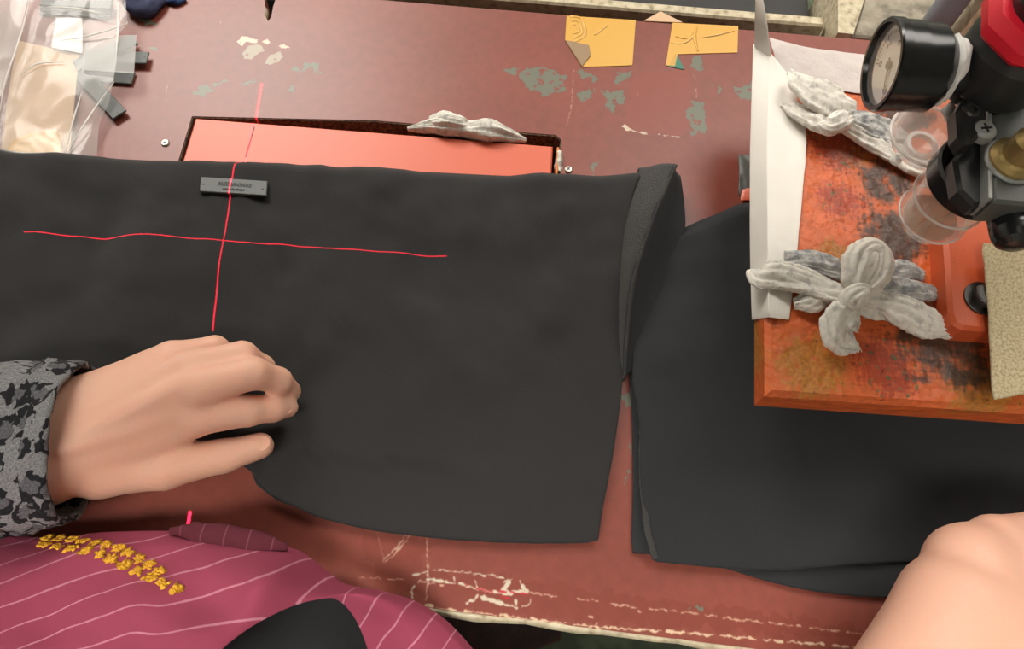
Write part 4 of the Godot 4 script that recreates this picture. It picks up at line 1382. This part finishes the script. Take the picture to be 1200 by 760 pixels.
func person() -> void:
	var o := thing("person", "person in spotted sleeve and maroon striped apron, left hand resting on black cloth", "person", Vector3(-0.2, 0.45, 0.25))
	var F := Vector3(1, 1, 1)
	var st := SurfaceTool.new()
	st.begin(Mesh.PRIMITIVE_TRIANGLES)
	# left hand
	var w := P(62, 517, 0.056)
	var m2 := P(228, 488, 0.054)
	var m3 := P(234, 454, 0.066)
	var m4 := P(225, 432, 0.062)
	var m5 := P(203, 420, 0.052)
	var el := Vector3(-0.56, TOP + 0.06, 0.03)
	var hand := [
		[el.lerp(w, 0.45), w + Vector3(0, 0, -0.012), 0.034, 0.025], [el.lerp(w, 0.45), w + Vector3(0, 0, 0.012), 0.034, 0.025],
		[w + Vector3(0.0, 0, 0.014), m2 + Vector3(-0.004, -0.004, 0), 0.024, 0.0135], [w + Vector3(0, 0.002, 0.003), m3 + Vector3(-0.004, -0.004, 0), 0.024, 0.0145], [w + Vector3(0, 0.001, -0.010), m4 + Vector3(-0.004, -0.004, 0), 0.023, 0.0135], [w + Vector3(0, -0.002, -0.014), m5 + Vector3(-0.003, -0.004, 0), 0.021, 0.0125],
		[P(170, 500, 0.045), P(185, 455, 0.05), 0.021, 0.021],
	]
	for t in [[m2, 0.8], [m3, 0.3], [m4, -0.4]]:      # tendons over the back of the hand
		hand.append([w + Vector3(0.02, 0.022, t[1] * 0.012), t[0] + Vector3(-0.006, 0.0085, 0), 0.003, 0.0045, 0.006])
	chain(hand, [m2, P(290, 481, 0.045), P(320, 478, 0.035), P(337, 477, 0.027)], [0.0125, 0.0099, 0.0088, 0.0071])
	chain(hand, [m3, P(297, 437, 0.062), P(326, 446, 0.045), P(341, 458, 0.024)], [0.0130, 0.0100, 0.0086, 0.0070])
	chain(hand, [m4, P(284, 418, 0.054), P(306, 431, 0.036), P(312, 445, 0.023)], [0.0125, 0.0100, 0.0088, 0.0072])
	chain(hand, [m5, P(252, 409, 0.042), P(268, 417, 0.030), P(276, 425, 0.021)], [0.0115, 0.0088, 0.0078, 0.0066])
	var tc := P(118, 541, 0.043)
	chain(hand, [P(90, 530, 0.05), tc, P(192, 546, 0.036), P(262, 534, 0.030), P(305, 522, 0.0255)], [0.022, 0.0225, 0.0148, 0.0108, 0.0088])
	hand.append([P(140, 530, 0.042), P(196, 512, 0.045), 0.018, 0.010])
	flesh(st, hand, 0.0024, 0.009)
	# right forearm and hand
	var re := Vector3(0.10, TOP + 0.10, 0.21)
	var rw := P(1140, 728, 0.095)
	var k2 := P(1232, 655, 0.085)
	var k3 := P(1250, 690, 0.088)
	var k4 := P(1256, 722, 0.084)
	var k5 := P(1250, 750, 0.076)
	var rh := [
		[re, re.lerp(rw, 0.45), 0.043, 0.044], [re.lerp(rw, 0.45), rw + Vector3(-0.010, 0, -0.006), 0.044, 0.028], [re.lerp(rw, 0.45), rw + Vector3(0.012, 0, 0.008), 0.044, 0.028],
		[rw + Vector3(-0.008, 0, -0.006), k2, 0.027, 0.0145], [rw, k3, 0.027, 0.0155], [rw + Vector3(0.008, 0, 0.006), k4, 0.025, 0.0145], [rw + Vector3(0.012, -0.002, 0.010), k5, 0.023, 0.0130],
	]
	var t0 := P(1136, 664, 0.092)
	chain(rh, [rw, t0, P(1165, 636, 0.086), P(1215, 622, 0.076), P(1252, 622, 0.066)], [0.026, 0.0235, 0.0155, 0.0115, 0.0095])
	rh.append([t0, k2, 0.018, 0.012])
	chain(rh, [k2, P(1310, 625, 0.074), P(1345, 625, 0.050), P(1360, 632, 0.032)], [0.0130, 0.0105, 0.0092, 0.0078])
	chain(rh, [k3, P(1335, 668, 0.078), P(1375, 668, 0.052), P(1390, 672, 0.032)], [0.0135, 0.0108, 0.0094, 0.0078])
	chain(rh, [k4, P(1335, 715, 0.072), P(1370, 715, 0.048), P(1385, 718, 0.030)], [0.0130, 0.0104, 0.0092, 0.0076])
	chain(rh, [k5, P(1310, 755, 0.064), P(1338, 757, 0.044), P(1350, 760, 0.028)], [0.0118, 0.0092, 0.0080, 0.0068])
	flesh(st, rh, 0.0036, 0.010)
	# trunk, upper arms, legs
	var cx := -0.19
	var shl := Vector3(cx - 0.17, TOP + 0.26, 0.29)
	var shr := Vector3(cx + 0.17, TOP + 0.26, 0.29)
	var hipl := Vector3(cx - 0.09, 0.53, 0.36)
	var hipr := Vector3(cx + 0.09, 0.53, 0.36)
	var kl := Vector3(cx - 0.13, 0.56, 0.10)
	var kr := Vector3(cx + 0.02, 0.56, 0.12)
	var trunk := [
		[Vector3(cx, 0.56, 0.34), Vector3(cx, TOP + 0.06, 0.26), 0.15, 0.145], [Vector3(cx, TOP + 0.06, 0.26), Vector3(cx, TOP + 0.2, 0.30), 0.14, 0.12],
		[shl, shr, 0.06, 0.06], [Vector3(cx, TOP + 0.24, 0.3), Vector3(cx, TOP + 0.38, 0.30), 0.065, 0.055],
	]
	var limbs := [[shl, el, 0.052, 0.04], [el, el.lerp(w, 0.5), 0.04, 0.034], [shr, re, 0.052, 0.043], [re, re.lerp(rw, 0.3), 0.043, 0.042]]
	var legs := [[hipl, kl, 0.085, 0.06], [hipr, kr, 0.085, 0.06], [kl, Vector3(cx - 0.13, 0.09, 0.12), 0.058, 0.036], [kr, Vector3(cx + 0.03, 0.09, 0.17), 0.058, 0.036], [Vector3(cx - 0.13, 0.04, 0.14), Vector3(cx - 0.14, 0.035, -0.02), 0.036, 0.03], [Vector3(cx + 0.03, 0.04, 0.19), Vector3(cx + 0.05, 0.035, 0.12), 0.036, 0.03]]
	flesh(st, trunk + limbs + legs, 0.014, 0.03)
	st.index()
	mi("body", st.commit(), M.skin, o)
	# nails
	for q in [[P(334, 478, 0.0345), P(320, 478, 0.039), 0.0044], [P(307, 519, 0.0325), P(262, 534, 0.031), 0.0052]]:
		var d: Vector3 = (q[0] - q[1]).normalized()
		var s := d.cross(Vector3.UP).normalized()
		mi("fingernail", ball(1.0), M.nail, o, Transform3D(Basis(s * q[2], s.cross(d) * 0.0010, d * 0.0056), q[0] - o.position))
	# clothes
	st = SurfaceTool.new()
	st.begin(Mesh.PRIMITIVE_TRIANGLES)
	var shirt := []
	for b in trunk.slice(0, 3):
		shirt.append([b[0], b[1], b[2] + 0.012, b[3] + 0.012])
	shirt.append([shl, el, 0.066, 0.058])
	shirt.append([shr, shr.lerp(re, 0.8), 0.066, 0.060])
	flesh(st, shirt, 0.014, 0.03)
	st.index()
	mi("shirt", st.commit(), M.leopard, o)
	st = SurfaceTool.new()
	st.begin(Mesh.PRIMITIVE_TRIANGLES)
	var tr := []
	for b in legs.slice(0, 4):
		tr.append([b[0], b[1], b[2] + 0.012, b[3] + 0.014])
	tr.append([hipl, hipr, 0.11, 0.11])
	flesh(st, tr, 0.014, 0.03)
	st.index()
	mi("trousers", st.commit(), M.trousers, o)
	# spotted sleeve with a loose cuff, thick enough to show its hem
	var cuff := P(92, 515, 0.056)
	var sl := P(0, 524, 0.062)
	var path := resample(PackedVector3Array([el + Vector3(-0.02, 0.01, 0.02), el.lerp(sl, 0.55) + Vector3(0, 0.005, 0), sl, P(50, 520, 0.058), cuff]), 70)
	var g := []
	for layer in 2:
		for ii in 70:
			var i := ii if layer == 0 else 69 - ii
			var d := (path[mini(i + 1, 69)] - path[maxi(i - 1, 0)]).normalized()
			var s := d.cross(Vector3.UP).normalized()
			var u := s.cross(d)
			var t := i / 69.0
			var row := PackedVector3Array()
			for k in 49:
				var a := TAU * (k % 48) / 48.0
				var rad := lerpf(0.058, 0.053, t) - 0.004 * smoothstep(0.93, 1.0, t)
				var rv := lerpf(0.052, 0.043, t)
				var off := s * cos(a) * rad + u * sin(a) * rv
				var q := path[i] + off
				var wr := 0.004 * wob.get_noise_3d(q.x * 45, q.y * 18, q.z * 18) + 0.003 * wob.get_noise_3d(q.x * 90, q.y * 60, q.z * 60)
				q += off.normalized() * (wr - (0.003 if layer else 0.0)) - d * (0.006 * cos(a) if t > 0.9 else 0.0)
				q.y = maxf(q.y, TOP + (0.0165 if layer == 0 else 0.018)) if q.z < 0.0 else q.y
				row.append(q)
			g.append(row)
	mi("sleeve", from_grid(g), M.sleeve, o).set_meta("label", "grey sleeve with dark open spots")
	apron(o)

func chain(into: Array, pts: Array, r: Array) -> void:
	for i in pts.size() - 1:
		into.append([pts[i], pts[i + 1], r[i], r[i + 1], 0.0040 if i == 0 else 0.0036])

func apron(o: Node3D) -> void:
	var t := PP([[-160, 640, 0.05], [-60, 630, 0.05], [0, 625, 0.05], [60, 628, 0.05], [110, 622, 0.05], [180, 620, 0.048], [225, 622, 0.046], [280, 630, 0.044], [345, 642, 0.04], [372, 660, 0.036], [402, 682, 0.032], [450, 692, 0.026], [490, 705, 0.02], [525, 728, 0.014], [560, 768, 0.004], [572, 800, -0.01]])
	var b := PP([[-200, 900, 0.10], [-60, 900, 0.10], [60, 880, 0.10], [150, 850, 0.098], [215, 805, 0.092], [262, 758, 0.084], [300, 730, 0.076], [345, 709, 0.064], [385, 700, 0.054], [404, 708, 0.046], [420, 730, 0.034], [432, 762, 0.02], [440, 800, 0.0]])
	var nu := 110
	var nv := 44
	var g := coons(t, b, PackedVector3Array([t[0], b[0]]), PackedVector3Array([t[t.size() - 1], b[b.size() - 1]]), nu, nv)
	var uvs := []
	for j in nv:
		var ur := PackedVector2Array()
		for i in nu:
			var q: Vector3 = g[j][i]
			var u := float(i) / (nu - 1)
			var v := float(j) / (nv - 1)
			var lift := sin(v * PI) * 0.010 + 0.007 * soft.get_noise_3d(q.x * 18, 5, q.z * 26) * sin(v * PI * 0.9 + 0.2)
			lift += 0.006 * exp(-pow((u - 0.62) / 0.05, 2)) * sin(v * PI)
			g[j][i].y += lift
			if v < 0.1:
				g[j][i].y -= 0.006 * (1 - v / 0.1)
			# across the stripes: they climb to the right, steeper on the right-hand strip
			var a := lerpf(0.62, 1.0, smoothstep(0.25, 0.85, u))
			var sx := q.x + 0.006 * wob.get_noise_3d(q.x * 12, 2, q.z * 12)
			var sz := q.z + 0.006 * wob.get_noise_3d(q.x * 14, 7, q.z * 14) + 0.02 * exp(-pow((u - 0.35) / 0.15, 2)) * v
			ur.append(Vector2((sx * sin(a) + sz * cos(a)) / 0.0152, (sx * cos(a) - sz * sin(a)) / 0.0152))
		uvs.append(ur)
	var ap := mi("apron", slab(g, 0.0016, uvs), M.apron, o)
	ap.set_meta("label", "maroon apron with thin pale stripes")
	# turned hem along the upper edge, showing the darker inside
	mi("hem", tube(PP([[200, 622, 0.048], [225, 622, 0.05], [262, 628, 0.0505], [300, 634, 0.049], [338, 641, 0.045]]), [0.002, 0.0062, 0.0066, 0.0064, 0.002], [0.0015, 0.003, 0.003, 0.003, 0.0015], 14, 40, Vector3.UP, 0.0012, 80), M.apron_inside, ap).set_meta("label", "rolled darker hem of the apron")
	mi("lining", slab(coons(PP([[250, 735, 0.028], [390, 690, 0.022], [460, 740, 0.004]]), PP([[230, 830, 0.03], [440, 830, 0.0]]), PP([[250, 735, 0.028], [230, 830, 0.03]]), PP([[460, 740, 0.004], [440, 830, 0.0]]), 24, 14), 0.002), M.trousers, o)
	# yellow stitched lettering, two rows running over the swell of the apron
	var st := SurfaceTool.new()
	st.begin(Mesh.PRIMITIVE_TRIANGLES)
	rng.seed = 5
	var rows := [[[48, 630], [75, 631], [105, 635], [138, 641], [160, 653], [180, 664], [192, 674]], [[42, 637], [70, 641], [98, 645], [126, 651], [152, 665], [172, 675], [192, 684], [214, 693]]]
	for r in rows:
		var line := PackedVector3Array()
		for q in r:
			line.append(Vector3(q[0], q[1], 0))
		var pts := resample(line, 12)
		for i in 11:
			var q := pts[i].lerp(pts[i + 1], 0.5)
			var step := (pts[i + 1] - pts[i]) * 0.36
			var at := on_sheet(g, q.x, q.y)
			var tan := (on_sheet(g, q.x + step.x, q.y + step.y) - at)
			var nrm := tan.cross(on_sheet(g, q.x - step.y * 0.5, q.y + 4) - at).normalized()
			if nrm.y < 0:
				nrm = -nrm
			var half := tan.length()
			tan = tan.normalized()
			var cr := nrm.cross(tan)
			for k in 12:
				var off := tan * half * rng.randf_range(-0.8, 0.8) + cr * 0.0024 * rng.randf_range(-1, 1)
				var bs := Basis(tan, nrm, -cr).rotated(nrm, [0.0, 1.5, 0.4, -0.5, 1.2, 0.1, -1.2][k % 7])
				st.append_from(ball(1.0), 0, Transform3D(bs * Basis.from_scale(Vector3(rng.randf_range(0.0018, 0.0030), 0.0006, 0.0010)), at + off + nrm * 0.0004))
	mi("embroidery", st.commit(), M.yellow_thread, ap).set_meta("label", "yellow embroidered lettering in two rows")

func on_sheet(g: Array, px: float, py: float) -> Vector3:
	# where a sight line meets the cloth: nearest grid point, refined on its tangent plane
	var d := sight(px, py).normalized()
	var best := 1e9
	var bi := 0
	var bj := 0
	for j in g.size():
		for i in g[j].size():
			var q: Vector3 = g[j][i] - eye
			var e := (q - d * q.dot(d)).length_squared()
			if e < best:
				best = e
				bi = i
				bj = j
	var i1 := clampi(bi, 1, g[0].size() - 2)
	var j1 := clampi(bj, 1, g.size() - 2)
	var n: Vector3 = (g[j1][i1 + 1] - g[j1][i1 - 1]).cross(g[j1 + 1][i1] - g[j1 - 1][i1]).normalized()
	return eye + d * ((g[bj][bi] - eye).dot(n) / d.dot(n))

func bag() -> void:
	var tabs := "grey rubber name patches fanned out by the plastic bag"
	var i := 0
	for q in [[[108, 66], [173, 67], 0.006, "dark grey rubber patch poking farthest right from under the clear film"], [[86, 86], [156, 91], 0.003, "dark grey rubber patch lying straight in the middle of the fan"], [[84, 74], [140, 134], 0.0055, "dark grey rubber patch slanting towards the front from under the bag"], [[84, 78], [158, 45], 0.009, "dark grey rubber patch slanting to the rear under the clear film"]]:
		var a := P(q[0][0], q[0][1], q[2])
		var b := P(q[1][0], q[1][1], q[2])
		var d := b - a
		var o := thing("rubber_patch", q[3], "patch", b - d.normalized() * 0.027 - Vector3(0, 0.001, 0), tabs)
		var bs := Basis(Vector3.UP, atan2(-d.z, d.x))
		mi("plate", bx(Vector3.ZERO, Vector3(0.054, 0.002, 0.013), 0.0005), M.rubber, o, Transform3D(bs, Vector3.ZERO))
		for s in [-1, 1]:
			mi("hole", rlathe(0.0008, 0.0, 0.0002, 0.0001, 10), M.dark, o, Transform3D(Basis(), bs * Vector3(s * 0.0243, 0.001, 0)))
		i += 1
	# a bundle of patches further in
	for k in 3:
		var b := thing("rubber_patch", ["grey rubber patch inside the bag, lowest of the bundle at the rear", "grey rubber patch inside the bag, middle one of the bundle at the rear", "grey rubber patch inside the bag, uppermost of the bundle at the rear"][k], "patch", P(90, 12 - k * 5, 0.002 + 0.0025 * k))
		mi("plate", bx(Vector3.ZERO, Vector3(0.062, 0.0022, 0.014), 0.0005), M.rubber, b, Transform3D(Basis(Vector3.UP, 0.03), Vector3.ZERO))
	# things in the bag
	tag(mi("kraft_card", sheet([[22, 48, 0.006], [92, 64, 0.006]], [[2, 178, 0.004], [80, 184, 0.004]], [[22, 48, 0.006], [10, 110, 0.006], [2, 178, 0.004]], [[92, 64, 0.006], [86, 120, 0.006], [80, 184, 0.004]], 12, 16, 0.001, 40, 0.0015), M.kraft), "tan kraft card seen through the plastic bag", "card")
	tag(mi("paper_slip", sheet([[66, 21, 0.008], [96, 21, 0.008]], [[60, 55, 0.0085], [96, 62, 0.0085]], [[66, 21, 0.008], [60, 55, 0.0085]], [[96, 21, 0.008], [96, 62, 0.0085]], 8, 8, 0.0004, 50, 0.0006), M.white), "small white paper slip inside the plastic bag", "paper")
	tag(mi("yellow_wrapper", sheet([[16, 164, 0.0085], [40, 155, 0.0105], [64, 152, 0.0105], [70, 158, 0.0085]], [[4, 182, 0.0085], [74, 188, 0.0085]], [[16, 164, 0.0085], [4, 182, 0.0085]], [[70, 158, 0.0085], [74, 188, 0.0085]], 16, 10, 0.0015, 120, 0.0006), M.tape), "crumpled yellow wrapper in the bag beside the black cloth", "wrapper")
	# the bag itself: a crinkled film
	var o := thing("plastic_bag", "crinkled clear plastic bag over tan card at the table's rear left", "bag", P(60, 90, 0.0))
	var g := coons(PP([[-60, -20, 0.014], [20, -22, 0.02], [140, -20, 0.016]]), PP([[-60, 186, 0.012], [40, 186, 0.013], [113, 182, 0.006]]), PP([[-60, -20, 0.014], [-60, 186, 0.012]]), PP([[140, -20, 0.016], [139, 40, 0.014], [134, 90, 0.013], [128, 120, 0.010], [117, 145, 0.007], [113, 182, 0.006]]), 110, 110)
	crinkle(g, 0.0016)
	mi("film", from_grid(g), M.film, o)
	g = coons(PP([[-60, -25, 0.022], [0, -22, 0.03], [36, -20, 0.030]]), PP([[-60, 150, 0.02], [2, 110, 0.02]]), PP([[-60, -25, 0.022], [-60, 150, 0.02]]), PP([[36, -20, 0.030], [24, 40, 0.026], [10, 85, 0.022], [2, 110, 0.02]]), 60, 70)
	crinkle(g, 0.0026)
	mi("folded_side", from_grid(g), M.film_deep, o)
	g = coons(PP([[100, 50, 0.014], [130, 42, 0.0135], [160, 41, 0.011]]), PP([[96, 82, 0.0175], [130, 84, 0.0175], [157, 86, 0.015]]), PP([[100, 50, 0.014], [96, 82, 0.0175]]), PP([[160, 41, 0.011], [157, 86, 0.015]]), 30, 24)
	mi("small_sleeve", from_grid(g), M.film_deep, o)
	g = coons(PP([[134, -20, 0.02], [148, -20, 0.022]]), PP([[137, 42, 0.018], [150, 28, 0.016]]), PP([[134, -20, 0.02], [137, 42, 0.018]]), PP([[148, -20, 0.022], [148, 10, 0.019], [150, 28, 0.016]]), 14, 30)
	crinkle(g, 0.002)
	mi("corner", from_grid(g), M.film, o)
	for q in [[[38, -18, 0.034], [30, 20, 0.030], [18, 60, 0.027], [6, 95, 0.024], [0, 130, 0.021]], [[150, 27, 0.0175], [125, 36, 0.0185], [95, 44, 0.019], [72, 47, 0.0185]], [[24, 88, 0.018], [40, 76, 0.019], [58, 73, 0.019], [76, 73, 0.018]], [[139, -18, 0.0178], [138, 30, 0.0165], [136, 70, 0.0152], [134, 84, 0.0145]], [[55, 8, 0.023], [90, 10, 0.0225], [126, 18, 0.020]], [[78, 182, 0.0105], [96, 150, 0.0135], [116, 120, 0.0135], [134, 96, 0.0145]], [[76, 180, 0.012], [86, 140, 0.016], [96, 108, 0.0165]]]:
		mi("crease", tube(PP(q), [0.0003, 0.0008, 0.0003], [0.0003, 0.0006, 0.0003], 8, 30), M.crease, o)

func crinkle(g: Array, amp: float) -> void:
	for row in g:
		for i in row.size():
			var q: Vector3 = row[i]
			var a := 1.0 - absf(soft.get_noise_3d(q.x * 16, 11, q.z * 7)) * 2.0
			var b := 1.0 - absf(soft.get_noise_3d(q.x * 40, 17, q.z * 22)) * 2.0
			row[i].y += amp * (a * 0.8 + b * 0.22 - 0.4)

func behind() -> void:
	# navy cloth at the rear edge
	var o := thing("navy_cloth", "crumpled navy blue cloth at the table's rear edge beside the plastic bag", "cloth", P(165, 8, 0.0))
	mi("heap", tube(PP([[146, -30, 0.004], [158, -6, 0.006], [164, 6, 0.007], [176, 4, 0.005], [186, -20, 0.003]]), [0.004, 0.012, 0.013, 0.011, 0.004], [0.003, 0.006, 0.007, 0.005, 0.003], 22, 40, Vector3.UP, 0.004, 70), M.navy, o)
	tag(mi("blue_scrap", tube(PP([[196, 2, 0.002], [206, 1, 0.003], [218, 0, 0.002]]), [0.002, 0.004, 0.002], [0.002, 0.003, 0.002], 12, 14, Vector3.UP, 0.002, 100), M.blue), "small blue scrap at the rear edge right of the navy cloth", "scrap")
	# rail behind the table
	o = thing("cable_trough", "long cream painted metal rail running behind the table's rear edge", "rail", Vector3(0.1, 0, -0.56))
	var st := SurfaceTool.new()
	st.begin(Mesh.PRIMITIVE_TRIANGLES)
	box_into(st, Vector3(-0.22, TOP - 0.03, -0.551), Vector3(0.99, 0.018, 0.012), 0.002)
	st.generate_normals()
	mi("rail_lip", st.commit(), M.cream, o)
	mi("trough", bx(Vector3(-0.22, TOP - 0.06, -0.60), Vector3(0.99, 0.02, 0.10), 0.002), M.dark, o)
	mi("rear_panel", bx(Vector3(-0.22, (TOP - 0.05) / 2, -0.66), Vector3(0.99, TOP - 0.05, 0.02), 0.002), M.dark, o)
	# pale board standing at the right rear
	o = thing("grey_board", "weathered grey-beige wooden block behind the gauge at the rear right", "board", Vector3(0.4, 0, -0.62))
	st = SurfaceTool.new()
	st.begin(Mesh.PRIMITIVE_TRIANGLES)
	prism_into(st, PP([[1012, 2], [1000, 40], [1180, 54], [1180, -60], [1020, -60]], 0.0), 0.0, TOP - 0.002, 0.002)
	st.generate_normals()
	mi("board", st.commit(), M.grey_wood, o)
	mi("edge_strip", prism(PP([[982, 38], [982, 6], [984, -60], [1021, -60], [1012, 2], [1000, 40]], 0.001), 0.0, TOP + 0.001, 0.001), M.cream, o).set_meta("label", "pale cream left edge")
	tag(mi("cream_slat", bx(P(1144, 2, 0.06), Vector3(0.006, 0.12, 0.03), 0.001), M.cream), "narrow cream slat standing behind the red ring nut", "slat")
	tag(mi("grey_pipe", tube(PackedVector3Array([Vector3(0.345, TOP - 0.002, -0.50), Vector3(0.345, TOP + 0.30, -0.50)]), [0.012], [0.012], 20, 6), M.grey_pipe), "upright blue-grey pipe behind the red ring nut", "pipe")

func under() -> void:
	tag(mi("wooden_box", prism(PackedVector3Array([Vector3(-0.075, 0, 0.08), P(658, 750, -0.45), Vector3(P(658, 750, -0.45).x, 0, -0.2), Vector3(-0.075, 0, -0.2)]), 0.0, 0.3, 0.002), M.dark_wood), "dark brown wooden box on the floor under the table's front edge", "box")
